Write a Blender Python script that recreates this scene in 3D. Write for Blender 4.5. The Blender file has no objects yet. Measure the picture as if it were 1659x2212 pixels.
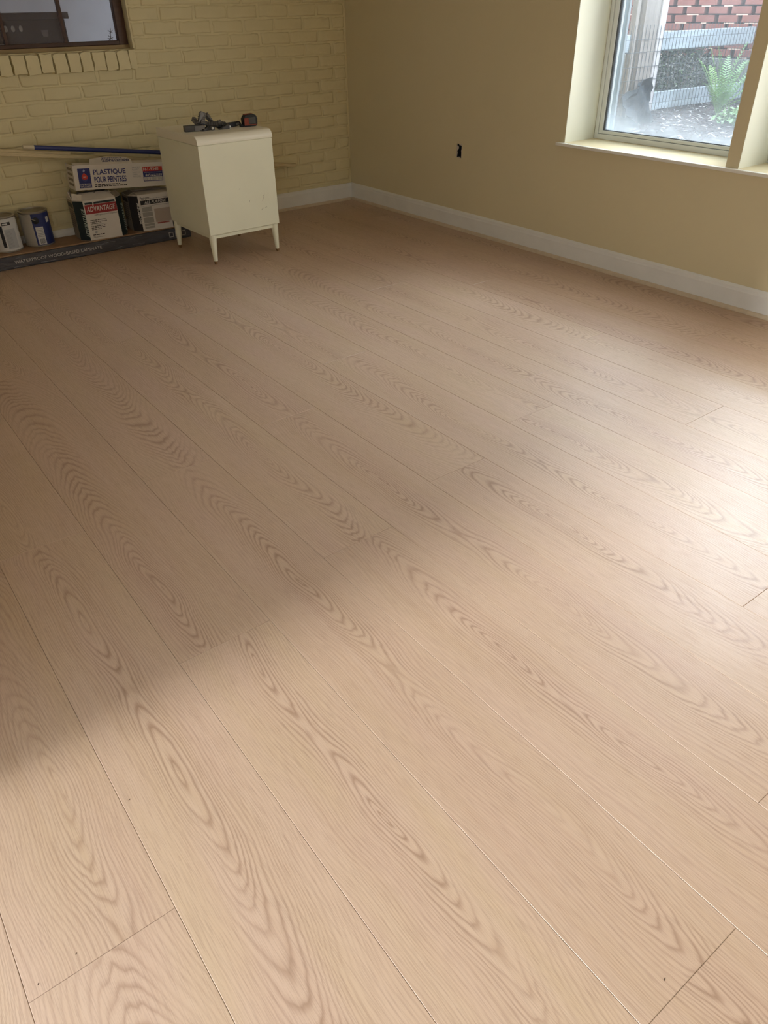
import bpy, bmesh, math, random
from mathutils import Matrix, Vector
random.seed(7)
SC = bpy.context.scene
COL = SC.collection
PI = math.pi

# ------------------------------------------------------------------ camera
cam_d = bpy.data.cameras.new('camera')
cam = bpy.data.objects.new('camera', cam_d); COL.objects.link(cam)
cam_d.sensor_fit = 'VERTICAL'; cam_d.sensor_height = 24.0
cam_d.lens = 1591.9 / 2212.0 * 24.0
cam_d.clip_start = 0.02
PITCH, ROLL, YAW = 0.60476, -0.017654, -0.634302
cam.matrix_world = (Matrix.Translation((-3.4674, -5.064, 1.25438)) @ Matrix.Rotation(YAW, 4, 'Z')
                    @ Matrix.Rotation(PI/2 - PITCH, 4, 'X') @ Matrix.Rotation(ROLL, 4, 'Z'))
SC.camera = cam

# ------------------------------------------------------------------ sky, sun, exposure
world = bpy.data.worlds.new('overcast_sky'); SC.world = world
world.use_nodes = True
bg = world.node_tree.nodes['Background']
bg.inputs[0].default_value = (0.84, 0.93, 1.0, 1)
bg.inputs[1].default_value = 3.6

sun_d = bpy.data.lights.new('hazy_sun', 'SUN')
sun_d.energy = 5.8; sun_d.angle = math.radians(16); sun_d.color = (0.96, 0.98, 1.0)
sun = bpy.data.objects.new('hazy_sun', sun_d); COL.objects.link(sun)
sun.rotation_euler = Vector((1.0, 0.0, -math.tan(math.radians(22)))).to_track_quat('-Z', 'Y').to_euler()

def day_fill_lamp(name, loc, aim, sx, sy, watts, color):
    d = bpy.data.lights.new(name, 'AREA'); d.shape = 'RECTANGLE'; d.size = sx; d.size_y = sy; d.energy = watts; d.color = color
    o = bpy.data.objects.new(name, d); COL.objects.link(o); o.location = loc
    o.rotation_euler = (Vector(aim) - Vector(loc)).to_track_quat('-Z', 'X').to_euler()
day_fill_lamp('sky_boost_lamp', (3.2, -3.1, 3.8), (0.1, -3.1, 1.25), 1.3, 3.2, 480.0, (0.70, 0.87, 1.0))      # added area lamp outside, boosts the daylight entering the windows
day_fill_lamp('window_fill_lamp', (0.17, -2.60, 1.24), (-1.0, -2.60, 1.24), 1.1, 0.60, 8.0, (0.97, 0.98, 0.98))   # added fill lamp inside each window, strengthens its light and floor sheen
day_fill_lamp('window_fill_lamp', (0.17, -3.62, 1.24), (-1.0, -3.62, 1.24), 1.1, 0.60, 8.0, (0.97, 0.98, 0.98))

def portal(loc, rot, sx, sy):
    d = bpy.data.lights.new('sky_portal', 'AREA'); d.shape = 'RECTANGLE'; d.size = sx; d.size_y = sy
    d.cycles.is_portal = True
    o = bpy.data.objects.new('sky_portal', d); COL.objects.link(o); o.location = loc; o.rotation_euler = rot
portal((0.36, -2.57, 1.30), (0, PI/2, 0), 1.4, 1.0)
portal((0.36, -3.60, 1.30), (0, PI/2, 0), 1.4, 1.0)
portal((-3.99, -5.05, 1.02), (0, -PI/2, 0), 2.1, 2.35)

vs = SC.view_settings
vs.view_transform = 'Standard'; vs.look = 'None'; vs.gamma = 1.0; vs.use_curve_mapping = False
vs.exposure = 0.0
try:
    SC.cycles.use_denoising = True
    SC.cycles.max_bounces = 8; SC.cycles.diffuse_bounces = 5; SC.cycles.glossy_bounces = 3; SC.cycles.transparent_max_bounces = 12
    SC.cycles.use_adaptive_sampling = True; SC.cycles.adaptive_threshold = 0.08; SC.cycles.adaptive_min_samples = 12
except Exception:
    pass

# ------------------------------------------------------------------ helpers
def lin(c):
    return tuple(((x/255)/12.92 if x/255 <= 0.04045 else (((x/255)+0.055)/1.055)**2.4) for x in c)

def new_mat(name):
    m = bpy.data.materials.new(name); m.use_nodes = True
    nt = m.node_tree
    return m, nt, nt.nodes['Principled BSDF']

def N(nt, typ, **kw):
    n = nt.nodes.new(typ)
    for k, v in kw.items(): setattr(n, k, v)
    return n

def math_n(nt, op, a, b=None, c=None):
    n = nt.nodes.new('ShaderNodeMath'); n.operation = op
    for i, x in enumerate((a, b, c)):
        if x is None: continue
        if isinstance(x, (int, float)): n.inputs[i].default_value = x
        else: nt.links.new(x, n.inputs[i])
    return n.outputs[0]

def mix_rgb(nt, fac, a, b, blend='MIX'):
    n = nt.nodes.new('ShaderNodeMix'); n.data_type = 'RGBA'; n.blend_type = blend
    for idx, x in ((0, fac), (6, a), (7, b)):
        if isinstance(x, (int, float)): n.inputs[idx].default_value = x
        elif isinstance(x, tuple): n.inputs[idx].default_value = (*x, 1) if len(x) == 3 else x
        else: nt.links.new(x, n.inputs[idx])
    return n.outputs[2]

def noise_n(nt, vec, scale=1.0, detail=2.0, rough=0.5, dims='3D', w=None):
    n = nt.nodes.new('ShaderNodeTexNoise'); n.noise_dimensions = dims
    n.inputs['Scale'].default_value = scale; n.inputs['Detail'].default_value = detail; n.inputs['Roughness'].default_value = rough
    if vec is not None: nt.links.new(vec, n.inputs['Vector'])
    if w is not None: nt.links.new(w, n.inputs['W'])
    return n.outputs[0]

def ramp_n(nt, fac, stops):
    r = nt.nodes.new('ShaderNodeValToRGB'); nt.links.new(fac, r.inputs[0])
    el = r.color_ramp.elements
    while len(el) < len(stops): el.new(0.5)
    for e, (p, c) in zip(el, stops):
        e.position = p
        e.color = (c, c, c, 1) if isinstance(c, (int, float)) else (*c, 1)
    return r.outputs[0]

MATS = {}
def mat(name, rgb, rough=0.55, spec=0.4, metal=0.0, var=0.0, vscale=8.0, bump=0.0, bscale=60.0, bdist=0.002, coat=0.0, stretch=(1, 1, 1)):
    """plain painted / printed surface: one colour with slight blotches and fine relief"""
    if name in MATS: return MATS[name]
    m, nt, b = new_mat(name)
    c = lin(rgb)
    b.inputs['Base Color'].default_value = (*c, 1)
    b.inputs['Roughness'].default_value = rough
    b.inputs['Specular IOR Level'].default_value = spec
    b.inputs['Metallic'].default_value = metal
    b.inputs['Coat Weight'].default_value = coat
    if var or bump:
        tc = N(nt, 'ShaderNodeTexCoord'); mp = N(nt, 'ShaderNodeMapping')
        mp.inputs['Scale'].default_value = stretch
        nt.links.new(tc.outputs['Object'], mp.inputs[0])
    if var:
        f = noise_n(nt, mp.outputs[0], vscale, 3)
        fr = ramp_n(nt, f, [(0.3, 0.0), (0.7, 1.0)])
        d = tuple(x*(1-var) for x in c); l = tuple(min(1, x*(1+var*0.6)) for x in c)
        nt.links.new(mix_rgb(nt, fr, d, l), b.inputs['Base Color'])
    if bump:
        f2 = noise_n(nt, mp.outputs[0], bscale, 4)
        bn = N(nt, 'ShaderNodeBump'); bn.inputs['Strength'].default_value = bump; bn.inputs['Distance'].default_value = bdist
        nt.links.new(f2, bn.inputs['Height']); nt.links.new(bn.outputs[0], b.inputs['Normal'])
    MATS[name] = m
    return m

def tag(o, label=None, cat=None, group=None, kind=None):
    if label: o['label'] = label
    if cat: o['category'] = cat
    if group: o['group'] = group
    if kind: o['kind'] = kind
    return o

def empty(name, loc=(0, 0, 0), rot=(0, 0, 0)):
    o = bpy.data.objects.new(name, None); COL.objects.link(o)
    o.location = loc; o.rotation_euler = rot; o.empty_display_size = 0.05
    return o

def link_mesh(name, me, material=None, parent=None):
    o = bpy.data.objects.new(name, me); COL.objects.link(o)
    if material is not None and not me.materials: me.materials.append(material)
    if parent is not None: o.parent = parent
    return o

class MB:
    """collects geometry of ONE part"""
    def __init__(s): s.v = []; s.f = []
    def add(s, vs, fs):
        k = len(s.v); s.v += [tuple(x) for x in vs]; s.f += [tuple(i+k for i in f) for f in fs]; return s
    def box(s, x0, x1, y0, y1, z0, z1, M=None):
        v = [(x0,y0,z0),(x1,y0,z0),(x1,y1,z0),(x0,y1,z0),(x0,y0,z1),(x1,y0,z1),(x1,y1,z1),(x0,y1,z1)]
        if M is not None: v = [tuple(M @ Vector(p)) for p in v]
        return s.add(v, [(0,3,2,1),(4,5,6,7),(0,1,5,4),(1,2,6,5),(2,3,7,6),(3,0,4,7)])
    def prism(s, poly, z0, z1, M=None):
        n = len(poly)
        v = [(x, y, z0) for x, y in poly] + [(x, y, z1) for x, y in poly]
        if M is not None: v = [tuple(M @ Vector(p)) for p in v]
        return s.add(v, [tuple(range(n-1, -1, -1)), tuple(range(n, 2*n))] + [(i, (i+1) % n, n+(i+1) % n, n+i) for i in range(n)])
    def lathe(s, prof, n=24, M=None, closed=True):
        v = []; f = []
        for r, z in prof:
            for k in range(n):
                a = 2*PI*k/n; v.append((r*math.cos(a), r*math.sin(a), z))
        for j in range(len(prof)-1):
            for k in range(n):
                f.append((j*n+k, j*n+(k+1) % n, (j+1)*n+(k+1) % n, (j+1)*n+k))
        if closed:
            f.append(tuple(range(n-1, -1, -1))); f.append(tuple((len(prof)-1)*n+k for k in range(n)))
        if M is not None: v = [tuple(M @ Vector(p)) for p in v]
        return s.add(v, f)
    def tube(s, path, r, n=8, r2=None):
        pts = [Vector(p) for p in path]; v = []; f = []
        up = Vector((0, 0, 1))
        for i, p in enumerate(pts):
            t = (pts[min(i+1, len(pts)-1)] - pts[max(i-1, 0)]).normalized()
            a = t.cross(up)
            if a.length < 1e-4: a = t.cross(Vector((1, 0, 0)))
            a.normalize(); b = a.cross(t)
            rr = r if r2 is None else r + (r2-r)*i/(len(pts)-1)
            for k in range(n):
                an = 2*PI*k/n; v.append(tuple(p + a*(rr*math.cos(an)) + b*(rr*math.sin(an))))
        for i in range(len(pts)-1):
            for k in range(n): f.append((i*n+k, i*n+(k+1) % n, (i+1)*n+(k+1) % n, (i+1)*n+k))
        f.append(tuple(range(n-1, -1, -1))); f.append(tuple((len(pts)-1)*n+k for k in range(n)))
        return s.add(v, f)
    def mesh(s, name, bevel=0.0, seg=2, smooth=False, angle=0.6):
        me = bpy.data.meshes.new(name); me.from_pydata(s.v, [], s.f)
        bm = bmesh.new(); bm.from_mesh(me)
        bmesh.ops.recalc_face_normals(bm, faces=bm.faces)
        if bevel:
            es = [e for e in bm.edges if len(e.link_faces) == 2 and e.calc_face_angle(0) > angle]
            bmesh.ops.bevel(bm, geom=es, offset=bevel, segments=seg, affect='EDGES', profile=0.5, clamp_overlap=True)
        bm.to_mesh(me); bm.free()
        if smooth:
            for p in me.polygons: p.use_smooth = True
            try: me.set_sharp_from_angle(angle=0.7)
            except Exception: pass
        return me
    def build(s, name, material, parent=None, **kw):
        return link_mesh(name, s.mesh(name, **kw), material, parent)

def wall_mesh(axis, pos, thick, u0, u1, z0, z1, holes):
    """slab with real openings. axis 'x': plane X=pos..pos+thick spanning y; 'y': plane Y spanning x. Only outer faces."""
    us = sorted({u0, u1, *[h[0] for h in holes], *[h[1] for h in holes]})
    zs = sorted({z0, z1, *[h[2] for h in holes], *[h[3] for h in holes]})
    def solid(i, j):
        if i < 0 or j < 0 or i >= len(us)-1 or j >= len(zs)-1: return False
        cu = (us[i]+us[i+1])/2; cz = (zs[j]+zs[j+1])/2
        return not any(h[0] < cu < h[1] and h[2] < cz < h[3] for h in holes)
    mb = MB()
    P = (lambda u, d, z: (d, u, z)) if axis == 'x' else (lambda u, d, z: (u, d, z))
    a, b = pos, pos+thick
    def quad(*p): mb.add(p, [(0, 1, 2, 3)])
    for i in range(len(us)-1):
        for j in range(len(zs)-1):
            if not solid(i, j): continue
            ua, ub, za, zb = us[i], us[i+1], zs[j], zs[j+1]
            quad(P(ua,a,za), P(ub,a,za), P(ub,a,zb), P(ua,a,zb)); quad(P(ua,b,za), P(ua,b,zb), P(ub,b,zb), P(ub,b,za))
            if not solid(i-1, j): quad(P(ua,a,za), P(ua,a,zb), P(ua,b,zb), P(ua,b,za))
            if not solid(i+1, j): quad(P(ub,a,za), P(ub,b,za), P(ub,b,zb), P(ub,a,zb))
            if not solid(i, j-1): quad(P(ua,a,za), P(ua,b,za), P(ub,b,za), P(ub,a,za))
            if not solid(i, j+1): quad(P(ua,a,zb), P(ub,a,zb), P(ub,b,zb), P(ua,b,zb))
    me = mb.mesh('wall')
    bm = bmesh.new(); bm.from_mesh(me); bmesh.ops.remove_doubles(bm, verts=bm.verts, dist=1e-5)
    bmesh.ops.recalc_face_normals(bm, faces=bm.faces); bm.to_mesh(me); bm.free()
    return me

_fonts = {}
def text_mesh(s, x0, x1, y0, y1, M, shear=0.0, bold=0.0):
    """lettering as flat print fitted into a rectangle of a face; M maps face (x right, y up, z out) to the thing"""
    cu = bpy.data.curves.new('lettering', 'FONT'); cu.body = s; cu.shear = shear; cu.offset = bold; cu.resolution_u = 3
    o = bpy.data.objects.new('lettering', cu); COL.objects.link(o)
    dg = bpy.context.evaluated_depsgraph_get(); dg.update()
    me = bpy.data.meshes.new_from_object(o.evaluated_get(dg))
    bpy.data.objects.remove(o); bpy.data.curves.remove(cu)
    xs = [v.co.x for v in me.vertices]; ys = [v.co.y for v in me.vertices]
    ax, bx_, ay, by_ = min(xs), max(xs), min(ys), max(ys)
    for v in me.vertices:
        v.co = M @ Vector((x0+(v.co.x-ax)/(bx_-ax)*(x1-x0), y0+(v.co.y-ay)/max(1e-6, by_-ay)*(y1-y0), 0))
    me.materials.clear(); me.name = 'lettering'
    return me
def lettering(s, rect, M, material, parent, shear=0.0, bold=0.02, off=0.0012, name='lettering'):
    return link_mesh(name, text_mesh(s, *rect, M @ Matrix.Translation((0, 0, off)), shear, bold), material, parent)
def patch(rect, M, material, parent, name, off=0.0006):
    x0, x1, y0, y1 = rect
    mb = MB(); mb.box(x0, x1, y0, y1, -0.0004, off, M)
    return mb.build(name, material, parent)
def smalltext(lines, M, material, parent, name='fine_print', off=0.001):
    """rows of tiny print too small to read: each row a run of short word bars"""
    mb = MB(); rnd = random.Random(len(lines)*7+3)
    for (x0, x1, y, h) in lines:
        x = x0
        while x < x1:
            wd = min(rnd.uniform(1.2, 4.5)*h, x1-x)
            if wd > 0.3*h: mb.add([tuple(M @ Vector(p)) for p in ((x, y, off), (x+wd, y, off), (x+wd, y+h, off), (x, y+h, off))], [(0, 1, 2, 3)])
            x += wd + 0.7*h
    return mb.build(name, material, parent)
def face_frame(p0, p1, zb):
    """frame of a vertical face whose foot runs from p0 to p1 as seen from outside (left to right)"""
    d = Vector((p1[0]-p0[0], p1[1]-p0[1], 0)); L = d.length; d.normalize()
    n = d.cross(Vector((0, 0, 1)))
    M = Matrix(((d.x, 0, n.x, p0[0]), (d.y, 0, n.y, p0[1]), (0, 1, 0, zb), (0, 0, 0, 1)))
    return M, L

# ------------------------------------------------------------------ materials of the shell
WALL_RGB = (214, 201, 165)
def wall_paint(name, rgb, bscale=220, bump=0.12, dist=0.001):
    return mat(name, rgb, rough=0.6, spec=0.3, var=0.03, vscale=1.2, bump=bump, bscale=bscale, bdist=dist)
M_WALL = wall_paint('cream_wall_paint', WALL_RGB)
M_BRICKPAINT = mat('cream_painted_masonry', (218, 205, 162), rough=0.55, spec=0.35, var=0.05, vscale=7, bump=0.8, bscale=16, bdist=0.006)
M_TRIM = mat('white_trim_paint', (228, 226, 220), rough=0.4, spec=0.4, var=0.04, vscale=9, bump=0.05)
M_SHOE = mat('oak_shoe_moulding', (204, 186, 160), rough=0.45, var=0.08, vscale=6, stretch=(6, 6, 6))
M_CEIL = mat('white_ceiling_paint', (214, 208, 195), rough=0.7)
M_VINYL = mat('white_window_vinyl', (228, 232, 230), rough=0.35, spec=0.45)
M_GASKET = mat('grey_glazing_gasket', (92, 96, 98), rough=0.5)
M_DARKWOOD = mat('dark_brown_window_wood', (74, 50, 38), rough=0.45, var=0.2, vscale=10, bump=0.1, stretch=(1, 1, 6))
M_SUB = mat('subfloor_underlay', (120, 92, 68), rough=0.9)

def wood_floor_material():
    m, nt, b = new_mat('oak_laminate')
    L = nt.links
    tc = N(nt, 'ShaderNodeTexCoord'); sep = N(nt, 'ShaderNodeSeparateXYZ'); L.new(tc.outputs['Object'], sep.inputs[0])
    v, u = sep.outputs[0], sep.outputs[1]
    def attr(n):
        a = N(nt, 'ShaderNodeAttribute', attribute_type='OBJECT', attribute_name=n); return a.outputs['Fac']
    u1, u2, vc, seed = attr('eye_a'), attr('eye_b'), attr('heart'), attr('seed')
    def vec(x, y, z=0.0):
        c = N(nt, 'ShaderNodeCombineXYZ')
        for i, q in enumerate((x, y, z)):
            if isinstance(q, (int, float)): c.inputs[i].default_value = q
            else: L.new(q, c.inputs[i])
        return c.outputs[0]
    mul = lambda a, k: math_n(nt, 'MULTIPLY', a, k)
    add = lambda a, k: math_n(nt, 'ADD', a, k)
    cen = lambda f: math_n(nt, 'SUBTRACT', f, 0.5)
    wander = mul(cen(noise_n(nt, vec(mul(u, 2.3), 0.0, seed), 1, 1)), 0.11)
    vv = math_n(nt, 'SUBTRACT', math_n(nt, 'SUBTRACT', v, vc), wander)
    S = 0.13
    def dist(ue):
        du = mul(math_n(nt, 'SUBTRACT', u, ue), S)
        return math_n(nt, 'SQRT', add(math_n(nt, 'MULTIPLY', vv, vv), math_n(nt, 'MULTIPLY', du, du)))
    h = math_n(nt, 'SMOOTH_MIN', dist(u1), dist(u2), 0.035)
    h = add(h, mul(cen(noise_n(nt, vec(mul(u, 2.6), mul(v, 12.0), seed), 1, 2)), 0.016))
    h = add(h, mul(cen(noise_n(nt, vec(mul(u, 14.0), mul(v, 70.0), seed), 1, 2)), 0.0045))
    t = add(mul(h, 165.0), mul(noise_n(nt, vec(mul(h, 26.0), seed, 0.0), 1, 1), 5.0))
    fr = math_n(nt, 'FRACT', t)
    ring = ramp_n(nt, fr, [(0.0, 1.0), (0.10, 0.75), (0.34, 0.12), (0.70, 0.0), (0.90, 0.45), (1.0, 1.0)])
    # lines fade where the cut is plain, strengthen near the heart
    near = ramp_n(nt, math_n(nt, 'ABSOLUTE', vv), [(0.0, 1.0), (0.022, 0.95), (0.05, 0.55), (0.11, 0.42)])
    fade = ramp_n(nt, noise_n(nt, vec(mul(u, 1.7), mul(v, 12.0), add(seed, 5.0)), 1, 2), [(0.30, 0.30), (0.60, 1.0)])
    ringf = mul(mul(math_n(nt, 'MULTIPLY', ring, near), fade), 1.0)
    pores = ramp_n(nt, noise_n(nt, vec(mul(u, 22.0), mul(v, 650.0), seed), 1, 2, 0.6), [(0.46, 0.0), (0.66, 1.0)])
    streak = ramp_n(nt, noise_n(nt, vec(mul(u, 1.1), mul(v, 55.0), add(seed, 9.0)), 1, 3), [(0.3, 0.0), (0.7, 1.0)])
    blot = ramp_n(nt, noise_n(nt, vec(mul(u, 2.0), mul(v, 9.0), add(seed, 3.0)), 1, 2), [(0.3, 0.0), (0.7, 1.0)])
    tone = ramp_n(nt, math_n(nt, 'FRACT', mul(seed, 0.731)), [(0.0, 0.0), (1.0, 1.0)])
    base = mix_rgb(nt, blot, lin((196, 166, 144)), lin((194, 167, 137)))
    base = mix_rgb(nt, mul(tone, 0.35), base, lin((186, 155, 131)))
    base = mix_rgb(nt, mul(streak, 0.30), base, lin((208, 182, 160)))
    c = mix_rgb(nt, math_n(nt, 'MULTIPLY', ringf, 0.70), base, lin((138, 104, 80)))
    c = mix_rgb(nt, mul(pores, 0.28), c, lin((132, 101, 79)))
    L.new(c, b.inputs['Base Color'])
    b.inputs['Specular IOR Level'].default_value = 0.9
    rg = math_n(nt, 'MULTIPLY_ADD', pores, 0.10, 0.44)
    L.new(rg, b.inputs['Roughness'])
    return m
M_OAK = wood_floor_material()

def glass_material(name, dust_rgb, dust_lo, dust_hi, z_lo, z_hi, tint=(1, 1, 1), refl=0.6):
    """clear pane with a film of dust that is thicker towards the sill"""
    m, nt, b = new_mat(name); nt.nodes.remove(b)
    out = nt.nodes['Material Output']; L = nt.links
    tr = N(nt, 'ShaderNodeBsdfTransparent'); tr.inputs[0].default_value = (*tint, 1)
    gl = N(nt, 'ShaderNodeBsdfGlossy'); gl.inputs['Roughness'].default_value = 0.02
    lw = N(nt, 'ShaderNodeFresnel'); lw.inputs['IOR'].default_value = 1.45
    mx = N(nt, 'ShaderNodeMixShader'); L.new(math_n(nt, 'MULTIPLY', lw.outputs[0], refl), mx.inputs[0]); L.new(tr.outputs[0], mx.inputs[1]); L.new(gl.outputs[0], mx.inputs[2])
    tl = N(nt, 'ShaderNodeBsdfTranslucent'); tl.inputs[0].default_value = (*lin(dust_rgb), 1)
    df = N(nt, 'ShaderNodeBsdfDiffuse'); df.inputs[0].default_value = (*lin(dust_rgb), 1)
    ds = N(nt, 'ShaderNodeMixShader'); ds.inputs[0].default_value = 0.25; L.new(tl.outputs[0], ds.inputs[1]); L.new(df.outputs[0], ds.inputs[2])
    geo = N(nt, 'ShaderNodeNewGeometry'); sp = N(nt, 'ShaderNodeSeparateXYZ'); L.new(geo.outputs['Position'], sp.inputs[0])
    mr = N(nt, 'ShaderNodeMapRange'); mr.interpolation_type = 'SMOOTHSTEP'
    L.new(sp.outputs[2], mr.inputs[0])
    for i, x in ((1, z_lo), (2, z_hi), (3, dust_hi), (4, dust_lo)): mr.inputs[i].default_value = x
    nz = ramp_n(nt, noise_n(nt, geo.outputs['Position'], 5, 3), [(0.25, 0.6), (0.75, 1.3)])
    m2 = N(nt, 'ShaderNodeMixShader'); L.new(math_n(nt, 'MULTIPLY', mr.outputs[0], nz), m2.inputs[0])
    L.new(mx.outputs[0], m2.inputs[1]); L.new(ds.outputs[0], m2.inputs[2]); L.new(m2.outputs[0], out.inputs[0])
    return m

# ------------------------------------------------------------------ the room shell
PW, XW, YB = 0.24, 14.07, 21.1            # plank width; wall_right and wall_back in plank units from the grid origin
PX = lambda i: (i-XW)*PW
PY = lambda j: (j-YB)*PW
XL, YF, ZC = -3.83, -6.35, 2.42           # left wall, wall behind the camera, ceiling
DOOR = (-6.22, -3.885, 0.0, 2.06)         # glazed-door opening in the left wall (light on the foreground)
W1 = (-3.05, -2.078, 0.609, 1.88)
W2 = (-4.09, -3.112, 0.609, 1.88)
OUT = (-1.2505, -1.2005, 0.433, 0.513)    # hole of the missing outlet
W3 = (-2.78, -1.543, 1.05, 1.98)

floor = MB().box(XL-0.1, 0.3, YF-0.1, 0.12, -0.06, -0.008).build('floor', M_SUB)
tag(floor, 'floor of pale pinkish oak laminate planks running towards the brick wall', kind='structure')
JOINT = {-2: 6.4, -1: 3.08, 0: 0.0, 1: 5.25, 2: 0.62, 3: 5.78, 4: 1.05, 5: 6.28, 6: 2.4, 7: 6.82, 8: 7.77, 9: 5.15, 10: 0.28, 11: 4.0, 12: 7.0, 13: 2.5}
EYES = {}
for x, y in [(2.6,5.57),(-0.36,4.64),(0.35,6.39),(1.58,2.73),(4.45,3.7),(3.68,3.44),(3.48,8.35),(6.46,4.26),(3.6,1.88),(1.62,4.8),(1.61,1.2),(6.55,7.14),
             (4.64,6.65),(5.8,11.3),(0.35,8.92),(7.63,9.28),(8.5,9.2),(7.3,6.11),(0.62,4.1),(3.8,13.36),(11.22,12.0),(4.54,10.54),(1.65,14.38),(9.5,8.2),(8.45,5.6),(9.5,3.7)]:
    EYES.setdefault(math.floor(x), []).append((x, y))
def plank_mesh(x0, x1, y0, y1):
    """board centred on its own origin, with small chamfers along the four top edges"""
    cx, cy = (x0+x1)/2, (y0+y1)/2
    g, c = 0.00025, 0.0008
    a, b_ = (x1-x0)/2-g, (y1-y0)/2-g
    v = [(-a,-b_,-0.008),(a,-b_,-0.008),(a,b_,-0.008),(-a,b_,-0.008), (-a,-b_,-c),(a,-b_,-c),(a,b_,-c),(-a,b_,-c),
         (-a+c,-b_+c,0),(a-c,-b_+c,0),(a-c,b_-c,0),(-a+c,b_-c,0)]
    f = [(0,3,2,1)] + [(i,(i+1)%4,4+(i+1)%4,4+i) for i in range(4)] + [(4+i,4+(i+1)%4,8+(i+1)%4,8+i) for i in range(4)] + [(8,9,10,11)]
    me = bpy.data.meshes.new('plank'); me.from_pydata(v, [], f); me.materials.append(M_OAK); return me
PLEN = 8.02
full_plank = None
rp = random.Random(21)
for i in range(-2, 14):
    x0, x1 = max(PX(i), XL), min(PX(i+1), -0.003)
    j = JOINT[i]
    while PY(j) > YF: j -= PLEN
    while PY(j) < -0.004:
        ya, yb = max(PY(j), YF), min(PY(j+PLEN), -0.004)
        whole = abs((yb-ya)-PLEN*PW) < 1e-6 and abs((x1-x0)-PW) < 1e-6
        if whole:
            if full_plank is None: full_plank = plank_mesh(x0, x1, ya, yb)
            me = full_plank
        else: me = plank_mesh(x0, x1, ya, yb)
        o = link_mesh('plank', me, None, floor); o.location = ((x0+x1)/2, (ya+yb)/2, 0)
        eyes = [((PX(ex)-(x0+x1)/2), PY(ey)-(ya+yb)/2) for ex, ey in EYES.get(i, []) if ya <= PY(ey) < yb]
        if not eyes: eyes = [(rp.uniform(-.05, .05), rp.uniform(-0.8, 0.9))]
        if len(eyes) == 1: eyes.append((eyes[0][0], eyes[0][1] + rp.choice((-1, 1))*rp.uniform(0.75, 1.3)))
        o['heart'] = float(sum(e[0] for e in eyes[:2])/2); o['eye_a'] = float(eyes[0][1]); o['eye_b'] = float(eyes[1][1]); o['seed'] = rp.uniform(0, 60)
        j += PLEN

wr = link_mesh('wall_right', wall_mesh('x', 0.0, 0.345, YF-0.1, 0.3, -0.06, ZC, [W1, W2, OUT]), M_WALL)
tag(wr, 'smooth cream wall with a deep window recess', kind='structure')
wl = link_mesh('wall_left', wall_mesh('x', XL-0.14, 0.14, YF-0.1, 0.3, -0.06, ZC, [(DOOR[0], DOOR[1], -0.06, DOOR[3])]), M_WALL)
tag(wl, 'cream wall with a wide glazed doorway', kind='structure')
wf = MB().box(XL-0.14, 0.345, YF-0.12, YF, -0.06, ZC).build('wall_front', M_WALL); tag(wf, kind='structure')
ce = MB().box(XL-0.14, 0.345, YF-0.12, 0.3, ZC, ZC+0.1).build('ceiling', M_CEIL); tag(ce, kind='structure')

# ---- painted brick wall, brick by brick
wb = link_mesh('wall_back', wall_mesh('y', 0.0, 0.14, XL, 0.0, -0.06, ZC, [W3]), M_BRICKPAINT)
tag(wb, 'cream painted brick wall with a small dark-framed window', kind='structure')
rb = random.Random(5)
def brick_mesh(L, H, T=0.012, seed=0, rd=1.0):
    """slumped painted brick face: wavy outline, rounded arris, slightly pillowed front (local: x along, z up, y towards the wall)"""
    r = random.Random(seed); n = 7
    out = []
    for k in range(n): out.append((-L/2+L*k/(n-1), -H/2))
    out.append((L/2, 0))
    for k in range(n): out.append((L/2-L*k/(n-1), H/2))
    out.append((-L/2, 0))
    jig = lambda a: r.uniform(-a, a)
    o1 = [(x+jig(.0050), z+jig(.0032)) for x, z in out]
    sh = lambda p, d: (p[0]*(1-2*d/L), p[1]*(1-2*d/H))
    v = [(x, 0.004, z) for x, z in o1]
    v += [(x, -T*0.62+jig(.0008), z) for x, z in [sh(p, 0.0022) for p in o1]]
    v += [(x, -T+jig(.0010), z) for x, z in [sh(p, 0.0105*rd) for p in o1]]
    m = len(o1); f = []
    for a in (0, 1):
        f += [(a*m+k, a*m+(k+1) % m, (a+1)*m+(k+1) % m, (a+1)*m+k) for k in range(m)]
    f.append(tuple(2*m+k for k in range(m)))
    me = bpy.data.meshes.new('brick'); me.from_pydata(v, [], f)
    bm = bmesh.new(); bm.from_mesh(me); bmesh.ops.recalc_face_normals(bm, faces=bm.faces); bm.to_mesh(me); bm.free()
    for p in me.polygons: p.use_smooth = rd > 0.5
    me.materials.append(M_BRICKPAINT)
    return me
BL, CH = 0.2225, 0.0745
variants = [brick_mesh(BL-0.010, CH-0.007, 0.006, s) for s in range(14)]
halves = [brick_mesh(BL/2-0.010, CH-0.007, 0.006, 50+s) for s in range(6)]
def put_brick(me, x, z, y=0.0, sx=1.0, rot=0.0):
    o = bpy.data.objects.new('brick', me); COL.objects.link(o); o.parent = wb
    o.location = (x, y, z); o.scale = (sx, 1, 1); o.rotation_euler = (0, rot, 0)
    return o
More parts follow.
